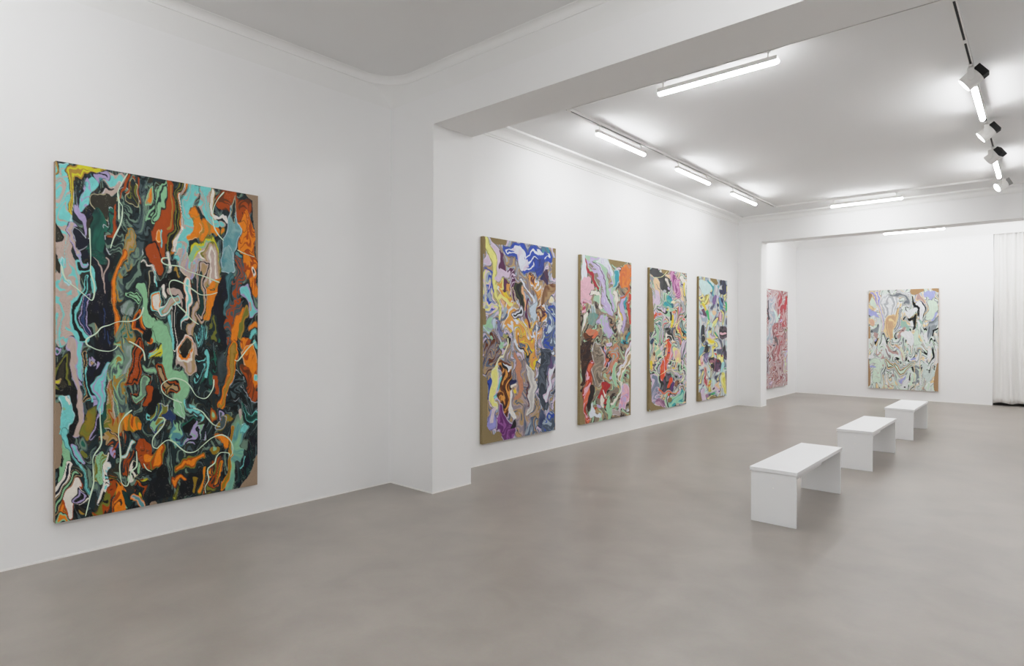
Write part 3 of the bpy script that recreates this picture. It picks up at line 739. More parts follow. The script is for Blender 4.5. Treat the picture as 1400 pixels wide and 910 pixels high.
def mat(name, color, rough=0.5, spec=0.5, noise=0.0, scale=8.0, bump=0.0, metal=0.0):
    m = bpy.data.materials.new(name); m.use_nodes = True
    nt = m.node_tree; b = nt.nodes['Principled BSDF']
    c = lin(color)
    b.inputs['Roughness'].default_value = rough
    b.inputs['Metallic'].default_value = metal
    b.inputs['Specular IOR Level'].default_value = spec
    tc = nt.nodes.new('ShaderNodeTexCoord')
    nz = nt.nodes.new('ShaderNodeTexNoise'); nz.inputs['Scale'].default_value = scale
    nz.inputs['Detail'].default_value = 4
    nt.links.new(tc.outputs['Object'], nz.inputs['Vector'])
    mx = nt.nodes.new('ShaderNodeMix'); mx.data_type = 'RGBA'
    mx.inputs[6].default_value = tuple(v*(1-noise) for v in c)+(1,)
    mx.inputs[7].default_value = tuple(min(1, v*(1+noise)) for v in c)+(1,)
    nt.links.new(nz.outputs['Fac'], mx.inputs[0])
    nt.links.new(mx.outputs[2], b.inputs['Base Color'])
    if bump:
        bp = nt.nodes.new('ShaderNodeBump'); bp.inputs['Strength'].default_value = bump
        bp.inputs['Distance'].default_value = 0.002
        nt.links.new(nz.outputs['Fac'], bp.inputs['Height'])
        nt.links.new(bp.outputs['Normal'], b.inputs['Normal'])
    return m

def glow(name, color, strength):
    m = bpy.data.materials.new(name); m.use_nodes = True
    b = m.node_tree.nodes['Principled BSDF']
    b.inputs['Base Color'].default_value = (0.8, 0.8, 0.8, 1)
    b.inputs['Emission Color'].default_value = tuple(color)+(1,)
    b.inputs['Emission Strength'].default_value = strength
    return m

def concrete():
    m = bpy.data.materials.new('polished_concrete'); m.use_nodes = True
    nt = m.node_tree; b = nt.nodes['Principled BSDF']; N = nt.nodes.new; L = nt.links.new
    tc = N('ShaderNodeTexCoord')
    def noise(scale, detail, dist=0.0):
        n = N('ShaderNodeTexNoise'); n.inputs['Scale'].default_value = scale
        n.inputs['Detail'].default_value = detail; n.inputs['Distortion'].default_value = dist
        L(tc.outputs['Object'], n.inputs['Vector']); return n
    big = noise(0.55, 6, 0.6); mid = noise(3.2, 8, 0.4); fine = noise(60, 3)
    r1 = N('ShaderNodeValToRGB'); e = r1.color_ramp.elements
    e[0].position = 0.30; e[0].color = lin(FLOOR_LO)+(1,)
    e[1].position = 0.72; e[1].color = lin(FLOOR_HI)+(1,)
    a = N('ShaderNodeMath'); a.operation = 'MULTIPLY_ADD'; a.inputs[1].default_value = 0.45
    L(mid.outputs['Fac'], a.inputs[0])
    a2 = N('ShaderNodeMath'); a2.operation = 'MULTIPLY'; a2.inputs[1].default_value = 0.55
    L(big.outputs['Fac'], a2.inputs[0]); L(a2.outputs[0], a.inputs[2])
    L(a.outputs[0], r1.inputs[0])
    mx = N('ShaderNodeMix'); mx.data_type = 'RGBA'; mx.blend_type = 'MULTIPLY'; mx.inputs[0].default_value = 0.10
    L(r1.outputs[0], mx.inputs[6]); L(fine.outputs['Color'], mx.inputs[7])
    L(mx.outputs[2], b.inputs['Base Color'])
    rr = N('ShaderNodeMapRange'); rr.inputs[3].default_value = 0.27; rr.inputs[4].default_value = 0.44
    L(mid.outputs['Fac'], rr.inputs[0]); L(rr.outputs[0], b.inputs['Roughness'])
    b.inputs['Specular IOR Level'].default_value = 0.45
    return m

def linen(name, c0, c1):
    m = bpy.data.materials.new(name); m.use_nodes = True
    nt = m.node_tree; b = nt.nodes['Principled BSDF']; N = nt.nodes.new; L = nt.links.new
    tc = N('ShaderNodeTexCoord')
    ws = []
    for d in ('X', 'Z'):
        w = N('ShaderNodeTexWave'); w.bands_direction = d; w.inputs['Scale'].default_value = 120
        w.inputs['Distortion'].default_value = 2.0; w.inputs['Detail'].default_value = 2
        L(tc.outputs['Object'], w.inputs['Vector']); ws.append(w)
    ad = N('ShaderNodeMath'); ad.operation = 'MULTIPLY'
    L(ws[0].outputs['Fac'], ad.inputs[0]); L(ws[1].outputs['Fac'], ad.inputs[1])
    mx = N('ShaderNodeMix'); mx.data_type = 'RGBA'
    mx.inputs[6].default_value = lin(c0)+(1,); mx.inputs[7].default_value = lin(c1)+(1,)
    L(ad.outputs[0], mx.inputs[0]); L(mx.outputs[2], b.inputs['Base Color'])
    b.inputs['Roughness'].default_value = 0.9; b.inputs['Specular IOR Level'].default_value = 0.1
    return m

def pigment():
    m = bpy.data.materials.new('poured_paint'); m.use_nodes = True
    nt = m.node_tree; b = nt.nodes['Principled BSDF']; N = nt.nodes.new; L = nt.links.new
    at = N('ShaderNodeAttribute'); at.attribute_name = 'pigment'
    tc = N('ShaderNodeTexCoord'); nz = N('ShaderNodeTexNoise'); nz.inputs['Scale'].default_value = 25
    nz.inputs['Detail'].default_value = 5
    L(tc.outputs['Object'], nz.inputs['Vector'])
    mr = N('ShaderNodeMapRange'); mr.inputs[3].default_value = 0.93; mr.inputs[4].default_value = 1.07
    L(nz.outputs['Fac'], mr.inputs[0])
    vm = N('ShaderNodeVectorMath'); vm.operation = 'SCALE'
    L(at.outputs['Color'], vm.inputs[0]); L(mr.outputs[0], vm.inputs['Scale'])
    L(vm.outputs[0], b.inputs['Base Color'])
    b.inputs['Roughness'].default_value = 0.45; b.inputs['Specular IOR Level'].default_value = 0.3
    return m

FLOOR_LO, FLOOR_HI = '#8e8780', '#aca59d'
WALL = '#f0f0f0'
M = dict(
    wall=mat('white_wall_paint', WALL, 0.75, 0.25, 0.006, 3.0),
    ceil=mat('white_ceiling_paint', '#e8e8e8', 0.85, 0.2, 0.006, 2.0),
    plaster=mat('white_plaster_moulding', '#eeeeed', 0.8, 0.2, 0.008, 9.0),
    base=mat('white_skirting_lacquer', '#f6f5f2', 0.5, 0.4, 0.004),
    bench=mat('white_satin_lacquer', '#f1f2f3', 0.42, 0.45, 0.004, 6.0),
    metal=mat('white_powder_coat', '#e9e8e6', 0.45, 0.4, 0.004, 12.0),
    black=mat('black_anodised_metal', '#0d0d0e', 0.55, 0.4, 0.05, 30.0),
    cloth=mat('white_curtain_cotton', '#e9e8e6', 0.95, 0.1, 0.02, 40.0, 0.3),
    steel=mat('brushed_steel', '#9a9a98', 0.4, 0.5, 0.05, 40, metal=1.0),
    tube=glow('tube_diffuser_glow', (0.97, 0.985, 1.0), TUBE),
    lens=glow('spot_lens_glow', (1.0, 0.97, 0.92), 25.0),
    floor=concrete(),
    linen_warm=linen('raw_linen_warm', '#8f7a66', '#bda58c'),
    linen_dull=linen('raw_linen_dull', '#837352', '#ab9872'),
    linen_tan=linen('raw_linen_tan', '#9a7c5c', '#c2a27c'),
    pigment=pigment(),
    line_mint=mat('poured_mint_white', '#cfe6cb', 0.4, 0.4, 0.02, 30),
    line_cream=mat('poured_cream', '#e6e3a6', 0.4, 0.4, 0.02, 30),
)
# ------------------------------------------------------------------ helpers
def link(name, me, m, parent=None, smooth=False):
    if m: me.materials.append(m)
    if smooth: me.polygons.foreach_set('use_smooth', [True]*len(me.polygons))
    o = bpy.data.objects.new(name, me); COL.objects.link(o)
    if parent: o.parent = parent
    return o
def from_bm(name, bm, m, parent=None, smooth=False):
    me = bpy.data.meshes.new(name); bmesh.ops.recalc_face_normals(bm, faces=bm.faces)
    bm.to_mesh(me); bm.free(); return link(name, me, m, parent, smooth)
def bbox(bm, x0, x1, y0, y1, z0, z1, bev=0.0, seg=2):
    vs = [bm.verts.new((x, y, z)) for x in (x0, x1) for y in (y0, y1) for z in (z0, z1)]
    q = [(0,1,3,2),(4,6,7,5),(0,4,5,1),(2,3,7,6),(0,2,6,4),(1,5,7,3)]
    fs = [bm.faces.new([vs[i] for i in f]) for f in q]
    if bev:
        es = list({e for f in fs for e in f.edges})
        bmesh.ops.bevel(bm, geom=es, offset=bev, segments=seg, profile=0.5, affect='EDGES')
def box(name, d, m, parent=None, bev=0.0):
    bm = bmesh.new(); bbox(bm, *d, bev=bev); return from_bm(name, bm, m, parent)
def cyl(bm, p0, p1, r0, r1=None, n=24, cap=True):
    r1 = r0 if r1 is None else r1
    p0 = Vector(p0); p1 = Vector(p1); d = (p1-p0).normalized()
    a = d.orthogonal().normalized(); b = d.cross(a)
    R = [[bm.verts.new(p+(a*math.cos(t)+b*math.sin(t))*r) for t in [2*PI*k/n for k in range(n)]] for p, r in ((p0, r0), (p1, r1))]
    for k in range(n): bm.faces.new((R[0][k], R[0][(k+1) % n], R[1][(k+1) % n], R[1][k]))
    if cap: bm.faces.new(R[0][::-1]); bm.faces.new(R[1])
def prism(name, poly, y0, y1, m, parent=None):          # polygon in XZ swept along Y
    bm = bmesh.new()
    a = [bm.verts.new((x, y0, z)) for x, z in poly]; b = [bm.verts.new((x, y1, z)) for x, z in poly]
    bm.faces.new(a); bm.faces.new(b[::-1]); n = len(poly)
    for k in range(n): bm.faces.new((a[k], b[k], b[(k+1) % n], a[(k+1) % n]))
    return from_bm(name, bm, m, parent)
def struct(o, label=None):
    o['kind'] = 'structure'
    if label: o['label'] = label
    return o
def tag(o, label, cat, group=None):
    o['label'] = label; o['category'] = cat
    if group: o['group'] = group
    return o
def empty(name, loc, rz=0.0):
    o = bpy.data.objects.new(name, None); COL.objects.link(o)
    o.empty_display_size = 0.1; o.location = loc; o.rotation_euler = (0, 0, rz); return o
def copy_tree(o, parent=None):
    c = o.copy(); COL.objects.link(c)
    if parent: c.parent = parent
    for ch in list(o.children): copy_tree(ch, c)
    return c

# ------------------------------------------------------------------ measured places
XA, XB, XC = -5.002, -4.865, -4.770        # faces of the left wall in the front, middle and rear room
P1X, P1A, P1B, P1Z = -4.358, 3.835, 4.351, 3.509   # first pier and lintel
P2X, P2A, P2B, P2Z = -4.387, 12.805, 13.152, 3.411 # second pier and lintel
YB = 16.504                                # face of the back wall
CX = -0.81                                 # end of the back wall, start of the curtain
Z1, Z2, Z3 = 4.045, 3.94, 3.90             # ceilings
RX1, RX2 = 2.2, 0.9                        # right walls
YF = -4.0                                  # wall behind the camera
ZT = 4.35
# ------------------------------------------------------------------ room shell
struct(box('floor', (-5.4, 2.6, YF-.3, 17.6, -.2, 0), M['floor']), 'polished grey concrete floor')
struct(box('wall_left', (-5.4, XA, YF-.3, P1A, 0, ZT), M['wall']))
struct(box('wall_left.001', (-5.4, XB, P1B, P2A, 0, ZT), M['wall']))
struct(box('wall_left.002', (-5.4, XC, P2B, YB, 0, ZT), M['wall']))
struct(prism('wall_divider', [(-5.4, 0), (P1X, 0), (P1X, P1Z), (0.45, P1Z), (0.45, 0), (2.6, 0), (2.6, ZT), (-5.4, ZT)], P1A, P1B, M['wall']), 'white pier and lintel between the front and middle room')
struct(prism('wall_divider.001', [(-5.4, 0), (P2X, 0), (P2X, P2Z), (0.6, P2Z), (0.6, 0), (2.6, 0), (2.6, ZT), (-5.4, ZT)], P2A, P2B, M['wall']), 'white pier and lintel before the rear room')
struct(box('wall_back', (-5.4, CX, YB, YB+.18, 0, ZT), M['wall']))
struct(box('wall_back.001', (-5.4, 2.6, 17.4, 17.6, 0, ZT), M['wall']))
struct(box('wall_right', (RX1, 2.6, YF-.3, P1A, 0, ZT), M['wall']))
struct(box('wall_right.001', (RX2, 2.6, P1B, P2A, 0, ZT), M['wall']))
struct(box('wall_right.002', (RX2, 2.6, P2B, 17.4, 0, ZT), M['wall']))
struct(box('wall_front', (XA, RX1, YF-.3, YF, 0, ZT), M['wall']))
struct(box('ceiling', (XA, RX1, YF, P1A, Z1, ZT), M['ceil']))
struct(box('ceiling.001', (XB, RX2, P1B, P2A, Z2, ZT), M['ceil']))
struct(box('ceiling.002', (XC, RX2, P2B, YB, Z3, ZT), M['ceil']))
struct(box('ceiling.003', (CX, RX2, YB, 17.4, Z3, ZT), M['ceil']))
# skirting strips
def skirt(name, d): struct(box(name, d, M['base'], None, 0.001))
H_ = 0.014; T_ = 0.004
skirt('baseboard_left', (XA, XA+T_, YF, P1A-T_, 0, H_))
skirt('baseboard_left.001', (XB, XB+T_, P1B, P2A-T_, 0, H_))
skirt('baseboard_left.002', (XC, XC+T_, P2B, YB-T_, 0, H_))
skirt('baseboard_back', (XC, CX, YB-T_, YB, 0, H_))
skirt('baseboard_pier', (XA, P1X+T_, P1A-T_, P1A, 0, H_))
skirt('baseboard_pier.001', (P1X, P1X+T_, P1A, P1B, 0, H_))
skirt('baseboard_pier.002', (XB, P2X+T_, P2A-T_, P2A, 0, H_))
skirt('baseboard_pier.003', (P2X, P2X+T_, P2A, P2B, 0, H_))

# mouldings swept round a room; each profile row is (offset from wall, z, corner radius)
def moulding(name, x0, x1, y0, y1, rows, m, nseg=14, round_corner=False):
    bm = bmesh.new(); loops = []
    for d, z, r in rows:
        pts = []
        ax0, ax1, ay0, ay1 = x0+d, x1-d, y0+d, y1-d
        r = max(r, 0.0005)
        for cx, cy, a0 in ((ax0+r, ay0+r, PI), (ax1-r, ay0+r, 1.5*PI), (ax1-r, ay1-r, 0), (ax0+r, ay1-r, .5*PI)):
            for k in range(nseg+1 if round_corner else 1):
                if round_corner: a = a0+.5*PI*k/nseg
                else: a = a0+.25*PI
                rr = r if round_corner else r*math.sqrt(2)
                pts.append(bm.verts.new((cx+rr*math.cos(a), cy+rr*math.sin(a), z)))
        loops.append(pts)
    for A, B in zip(loops, loops[1:]):
        n = len(A)
        for k in range(n): bm.faces.new((A[k], A[(k+1) % n], B[(k+1) % n], B[k]))
    o = from_bm(name, bm, m, None, True)
    es = o.modifiers.new('split', 'EDGE_SPLIT'); es.split_angle = math.radians(35)
    return struct(o)
# front room: plain rounded cove, its corners rounded in plan
def cove_rows(zt):
    rows = [(0.0, zt-.25, 0.01), (0.0006, zt-.18, .07), (0.0008, zt-.11, .22), (0.001, zt-.062, .36), (0.007, zt-.060, .36)]
    for k in range(1, 7):
        a = .5*PI*k/6
        rows.append((0.007+.060*(1-math.cos(a)), zt-.060+.056*math.sin(a), .36-.06*(1-math.cos(a))))
    rows.append((0.070, zt, .30))
    return rows
moulding('trim_1', XA, RX1, YF, P1A, cove_rows(Z1), M['plaster'], round_corner=True)
moulding('trim_3', XC, RX2, P2B, YB, cove_rows(Z3), M['plaster'], round_corner=True)
# middle room: stepped cornice with mitred corners
rows = [(0.0, Z2-.125, 0), (0.014, Z2-.125, 0), (0.014, Z2-.108, 0), (0.022, Z2-.104, 0)]
for k in range(0, 9):
    a = .5*PI*k/8
    rows.append((0.026+.095*(1-math.cos(a)), Z2-.098+.068*math.sin(a), 0))
rows += [(0.126, Z2-.026, 0), (0.150, Z2-.026, 0), (0.156, Z2-.018, 0), (0.156, Z2, 0)]
moulding('trim_2', XB, RX2, P1B, P2A, rows, M['plaster'])

# ------------------------------------------------------------------ curtain closing the opening beside the back wall
def curtain():
    nu, nv = 320, 36; x0, x1 = CX-.009, RX2-.02; z0, z1 = 0.055, Z3-.004
    V = []; F = []
    rnd = random.Random(3); ph = [rnd.uniform(0, 6.3) for _ in range(8)]
    for j in range(nv+1):
        v = j/nv; z = z0+(z1-z0)*v
        for i in range(nu+1):
            u = i/nu; x = x0+.012+(x1-x0)*u
            top = v**1.5
            w1 = math.sin(2*PI*x/.132+ph[0]+.9*math.sin(2.3*x+ph[1])+.10*z)
            s = 0.034*(abs(w1)**.6*(1 if w1 > 0 else -1))*(.40+.60*top)
            s += 0.042*math.sin(2*PI*x/.36+ph[2]+.5*math.sin(1.1*z+ph[3]))*(1-.7*top)
            s += 0.007*math.sin(2*PI*x/.07+ph[4]+1.6*z)*(1-top)
            s += 0.003*math.sin(11*z+6*x+ph[5])
            fade = min(1, u*14)
            zz = z + (0.012*math.sin(2*PI*x/.31+ph[2]) if j == 0 else 0)
            V.append((x+.006*math.sin(3*z+20*x), YB+.06+s*fade*.9, zz))
    for j in range(nv):
        for i in range(nu):
            a = j*(nu+1)+i; F.append((a, a+1, a+nu+2, a+nu+1))
    me = bpy.data.meshes.new('curtain'); me.from_pydata(V, [], F)
    o = link('curtain', me, M['cloth'], None, True)
    so = o.modifiers.new('thick', 'SOLIDIFY'); so.thickness = 0.0025
    return o
tag(curtain(), 'floor-length white pleated curtain at the right end of the back wall', 'curtain')

# ------------------------------------------------------------------ benches
BL, BW, BH = 1.40, 0.352, 0.445
bench = empty('bench', (0, 0, 0))
TS = 0.030
o = box('seat', (-BW/2-.009, BW/2+.009, -BL/2-.011, BL/2+.011, BH-TS, BH), M['bench'], bench, 0.0025)
for s in (-1, 1):
    y0, y1 = (-BL/2, -BL/2+.019) if s < 0 else (BL/2-.019, BL/2)
    pn = box('side_panel', (-BW/2, BW/2, y0, y1, 0, BH-TS), M['bench'], bench, 0.0015)
    for zc in (BH-.075, BH-.155):
        bm = bmesh.new(); ye = -BL/2 if s < 0 else BL/2
        cyl(bm, (0, ye+s*-.002, zc), (0, ye+s*.0025, zc), .006, .0045, 14)
        from_bm('screw_cap', bm, M['base'], pn, True)
box('apron', (-.012, .010, -BL/2+.019, BL/2-.019, BH-TS-.16, BH-TS), M['bench'], bench, 0.001)
spots = [(-1.632, 5.762, 'white slab bench nearest the camera, frontmost in its row'),
         (-1.598, 8.412, 'white slab bench in the middle of the row of three'),
         (-1.572, 11.035, 'white slab bench farthest back in the row, closest to the back wall')]
for i, (x, y, lb) in enumerate(spots):
    b = bench if i == 0 else copy_tree(bench)
    b.location = (x, y, 0); tag(b, lb, 'bench', 'white benches standing in a row')

# ------------------------------------------------------------------ track lighting
RZ = 0.030   # rail height
def track(name, p0, p1, zc, label, gaps=(), group=None):
    """white rail along a line on the ceiling, black slot underneath, white caps where gaps are given (distance from p0)"""
    p0 = Vector((p0[0], p0[1], zc)); p1 = Vector((p1[0], p1[1], zc)); Ln = (p1-p0).length
    rz = math.atan2(p1.y-p0.y, p1.x-p0.x)
    t = empty(name, p0, rz)
    bm = bmesh.new(); w = .018; s = .0085
    prof = [(-w, 0), (-w, -RZ), (-s, -RZ), (-s, -RZ+.016), (s, -RZ+.016), (s, -RZ), (w, -RZ), (w, 0)]
    a = [bm.verts.new((0, y, z)) for y, z in prof]; b = [bm.verts.new((Ln, y, z)) for y, z in prof]
    n = len(prof)
    for k in range(n): bm.faces.new((a[k], b[k], b[(k+1) % n], a[(k+1) % n]))
    bm.faces.new(a); bm.faces.new(b[::-1])
    from_bm('rail', bm, M['metal'], t)
    bm = bmesh.new(); bbox(bm, .01, Ln-.01, -s+.0003, s-.0003, -RZ+.005, -RZ+.0155)
    from_bm('slot_liner', bm, M['black'], t)
    for g in (0.0, *gaps, 1.0):
        x = min(max(g*Ln, .03), Ln-.03)
        bm = bmesh.new(); bbox(bm, x-.03, x+.03, -w-.001, w+.001, -RZ-.002, -RZ+.012, 0.001, 1)
        from_bm('joint_cap', bm, M['metal'], t)
    return tag(t, label, 'light track', group)
LX, RXT, FY, BY = -3.835, -0.492, 5.245, 11.95
track('lighting_track', (LX, FY+.02), (LX, BY-.02), Z2, 'long white ceiling track parallel to the left wall above four paintings', (.33, .66), 'white tracks on the middle ceiling')
track('lighting_track', (RXT, FY+.02), (RXT, BY-.02), Z2, 'white ceiling track with black slot at top right, carrying spotlights', (.13, .5), 'white tracks on the middle ceiling')
track('lighting_track', (LX, BY), (RXT, BY), Z2, 'white ceiling track across the room in front of the rear lintel', (.5,), 'white tracks on the middle ceiling')
track('lighting_track', (LX, FY), (RXT, FY), Z2, 'white ceiling track just behind the front lintel, mostly hidden', (.5,), 'white tracks on the middle ceiling')
track('lighting_track', (-4.0, 15.40), (0.2, 15.40), Z3, 'white ceiling track in the rear room behind the second lintel')
track('lighting_track', (-3.55, -3.2), (-3.55, 2.3), Z1, 'white ceiling track along the left wall of the front room')
track('lighting_track', (-3.53, 2.32), (1.2, 2.32), Z1, 'white ceiling track across the front room before the first lintel')
track('lighting_track', (1.2, -3.2), (1.2, 2.3), Z1, 'white ceiling track along the right wall of the front room')

LL = 1.09
light = empty('linear_light', (0, 0, 0))      # origin on the rail's underside, tube along local X
def build_light():
    zt = -.062
    bm = bmesh.new(); bbox(bm, -LL/2, LL/2, -.0255, .0255, zt-.040, zt, 0.003, 1); from_bm('housing', bm, M['metal'], light)
    # half-round diffuser below the housing
    bm = bmesh.new(); prof = []
    for k in range(9):
        a = PI+PI*k/8
        prof.append((.024*math.cos(a), zt-.042+.027*math.sin(a)))
    prof = [(-.024, zt-.036)]+prof+[(.024, zt-.036)]
    x0, x1 = -LL/2+.004, LL/2+.010
    rows = []
    for x, k in ((x0, .75), (x0+.012, 1), (x1-.02, 1), (x1-.004, .8), (x1, .5)):
        cz = zt-.042
        rows.append([bm.verts.new((x, y*k, cz+(z-cz)*k)) for y, z in prof])
    for A, B in zip(rows, rows[1:]):
        for k in range(len(A)-1): bm.faces.new((A[k], B[k], B[k+1], A[k+1]))
        bm.faces.new((A[-1], B[-1], B[0], A[0]))
    bm.faces.new(rows[0]); bm.faces.new(rows[-1][::-1])
    from_bm('diffuser', bm, M['tube'], light, True)
    for x in (-LL/2+.05, LL/2-.08):
        bm = bmesh.new(); bbox(bm, x-.022, x+.022, -.014, .014, -.012, -.0002, .002, 1)
        cyl(bm, (x, 0, -.010), (x, 0, zt+.002), .006, None, 12)
        from_bm('mounting_clip', bm, M['metal'], light)
build_light()
first = [True]
def place_light(x, y, z, rz, label, group):
    o = light if first[0] else copy_tree(light)
    first[0] = False
    o.location = (x, y, z); o.rotation_euler = (0, 0, rz); tag(o, label, 'tube light', group)
zr = Z2-RZ-.0022
G = 'tube lights under the middle ceiling'
place_light(LX, 6.375, zr, PI/2, 'glowing tube light on the left track nearest the front lintel', G)
place_light(LX, 8.37, zr, PI/2, 'glowing tube light in the middle of three on the left track', G)
place_light(LX, 10.35, zr, PI/2, 'glowing tube light on the left track farthest from the camera', G)
place_light(-2.215, FY, zr, 0, 'large glowing tube light hanging just behind the front lintel', G)
place_light(-2.335, BY, zr, 0, 'glowing tube light hung crosswise above the rear lintel', G)
place_light(RXT, 7.54, zr, PI/2, 'glowing tube light on the right track, partly behind the nearest spotlight', G)
place_light(RXT, 10.71, zr, PI/2, 'short-looking glowing tube light between the two rear spotlights', G)
place_light(-2.105, 15.40, Z3-RZ-.05, 0, 'glowing tube light in the rear room under the second lintel', None)
place_light(-3.75, 14.3, Z3-RZ, PI/2, 'added tube light beside the left wall of the rear room, hidden by the lintel', None)  # unseen lamp put in to brighten the wall round the crimson painting
place_light(-2.2, 13.95, Z3-.0022, 0, 'added tube light in the rear room behind the second lintel, hidden by it', None)  # extra lamp out of view, added to lift the back wall
place_light(-0.2, 14.4, Z3-.0022, PI/2, 'added tube light near the right wall of the rear room, hidden by the lintel', None)  # another unseen lamp added to brighten the rear room
place_light(-0.45, 15.40, Z3-RZ-.0022, 0, 'added tube light in the rear room above the curtain, hidden by the lintel', None)  # unseen, added for more light in the rear room
z1r = Z1-RZ
G1 = 'added tube lights under the front ceiling'  # tubes added out of view, number and spacing set to brighten the front room
for x, y, r, w in ((-3.55, -2.55, PI/2, 'left track, rear'), (-3.55, -1.1, PI/2, 'left track, middle'), (-3.55, 0.35, PI/2, 'left track, forward'),
                (-0.75, 2.32, 0, 'cross track, left'), (0.45, 2.32, 0, 'cross track, right'),
                (1.2, 0.9, PI/2, 'right track, forward'), (1.2, -0.7, PI/2, 'right track, middle'), (1.2, -2.3, PI/2, 'right track, rear')):
    place_light(x, y, z1r-.0022, r, 'added tube light on the front room '+w+' end, above the frame', G1)

def spotlight(x, y, z, yaw, tilt, label, energy=18, steel=False, rad=.068, ln=.128):
    """track spotlight: adapter, flat arm, cylindrical head aimed by yaw (in plan) and tilt (below horizontal)"""
    t = empty('spotlight', (x, y, z))
    bm = bmesh.new(); bbox(bm, -.015, .015, -.05, .05, -.020, -.0025, .003, 1); cyl(bm, (0, 0, -.02), (0, 0, -.036), .016, None, 18)
    from_bm('track_adapter', bm, M['metal'], t)
    d = Vector((math.cos(yaw)*math.cos(tilt), math.sin(yaw)*math.cos(tilt), -math.sin(tilt)))
    side = d.cross(Vector((0, 0, 1))).normalized()
    if side.y > 0: side = -side             # the arm sits on the camera's side
    c = Vector((0, 0, -.128))
    # arm: flat plate beside the head, bent over to the adapter
    bm = bmesh.new(); off = rad+.007; w = .024; th = .004
    along = Vector((0, 0, 1)).cross(side).normalized()
    path = [Vector((0, 0, -.034)), Vector((0, 0, -.034))+side*off*.6, Vector((0, 0, -.046))+side*off, c+side*off+Vector((0, 0, -.012))]
    prev = None
    for i, p in enumerate(path):
        nrm = Vector((0, 0, 1)) if i < 2 else side
        ww = w*(.8 if i < 2 else 1.0)
        ring = [bm.verts.new(p+along*a*ww+nrm*b*th) for a, b in ((-1, -.5), (1, -.5), (1, .5), (-1, .5))]
        if prev:
            for k in range(4): bm.faces.new((prev[k], prev[(k+1) % 4], ring[(k+1) % 4], ring[k]))
        else: bm.faces.new(ring)
        prev = ring
    bm.faces.new(prev[::-1])
    cyl(bm, c+side*(off+.003), c+side*(off-.012), w, None, 24)
    from_bm('arm', bm, M['metal'], t)
    # head: turned body with a recessed mouth
    bm = bmesh.new(); a = d.orthogonal().normalized(); b = d.cross(a); n = 40; prev = None
    for s, r in ((-.5*ln, .0), (-.5*ln, rad*.93), (-.47*ln, rad), (.5*ln, rad), (.5*ln, rad-.004), (.5*ln-.012, rad-.007), (.5*ln-.012, 0)):
        ring = [bm.verts.new(c+d*s+(a*math.cos(2*PI*k/n)+b*math.sin(2*PI*k/n))*max(r, .0004)) for k in range(n)]
        if prev:
            for k in range(n): bm.faces.new((prev[k], prev[(k+1) % n], ring[(k+1) % n], ring[k]))
        prev = ring
    h = from_bm('lamp_head', bm, M['metal'], t, True)
    h.modifiers.new('split', 'EDGE_SPLIT').split_angle = math.radians(30)
    bm = bmesh.new(); cyl(bm, c+d*(.5*ln-.0115), c+d*(.5*ln-.004), rad-.0075, None, 32)
    from_bm('lens', bm, M['lens'], t)
    # finned heat sink on the back
    bm = bmesh.new(); up = side.cross(d).normalized()
    hw, hl, fins = rad*.80, .050, 9
    def obx(p, sx, sy, sz):
        vs = [bm.verts.new(p+side*i*sx+up*j*sy+d*k*sz) for i in (-1, 1) for j in (-1, 1) for k in (-1, 1)]
        for f in ((0,1,3,2),(4,6,7,5),(0,4,5,1),(2,3,7,6),(0,2,6,4),(1,5,7,3)): bm.faces.new([vs[i] for i in f])
    base = c-d*(.5*ln)
    obx(base-d*.005, hw, hw, .005)
    for k in range(fins):
        obx(base-d*(.010+hl/2-.004)+side*(hw-.003)*(2*k/(fins-1)-1), .003, hw, hl/2)
    obx(base-d*(.006+hl*.4), hw*.95, hw*.80, hl*.4)
    from_bm('heat_sink', bm, M['steel'] if steel else M['black'], t)
    ld = bpy.data.lights.new('spot_beam', 'SPOT'); ld.energy = energy; ld.spot_size = math.radians(55); ld.spot_blend = .8
    ld.shadow_soft_size = .05; ld.color = (1, .97, .93)
    lo = bpy.data.objects.new('spot_beam', ld); COL.objects.link(lo); lo.parent = t
    lo.location = c+d*(.5*ln+.01); lo.rotation_euler = d.to_track_quat('-Z', 'Y').to_euler()
    tag(t, label, 'spotlight', 'spotlights on the right track')
spotlight(RXT, 6.70, zr, math.radians(183), math.radians(38), 'white track spotlight with black heat sink nearest the camera', SPOT)
spotlight(RXT, 8.62, zr, math.radians(185), math.radians(36), 'white spotlight with glowing face just past the longer tube light', SPOT)
spotlight(RXT, 9.83, zr, math.radians(160), math.radians(34), 'white spotlight turned away with its face unseen before the shorter tube', SPOT)
spotlight(RXT, 11.80, zr, math.radians(208), math.radians(30), 'farthest white spotlight with grey heat sink and glowing oval face', SPOT, True)
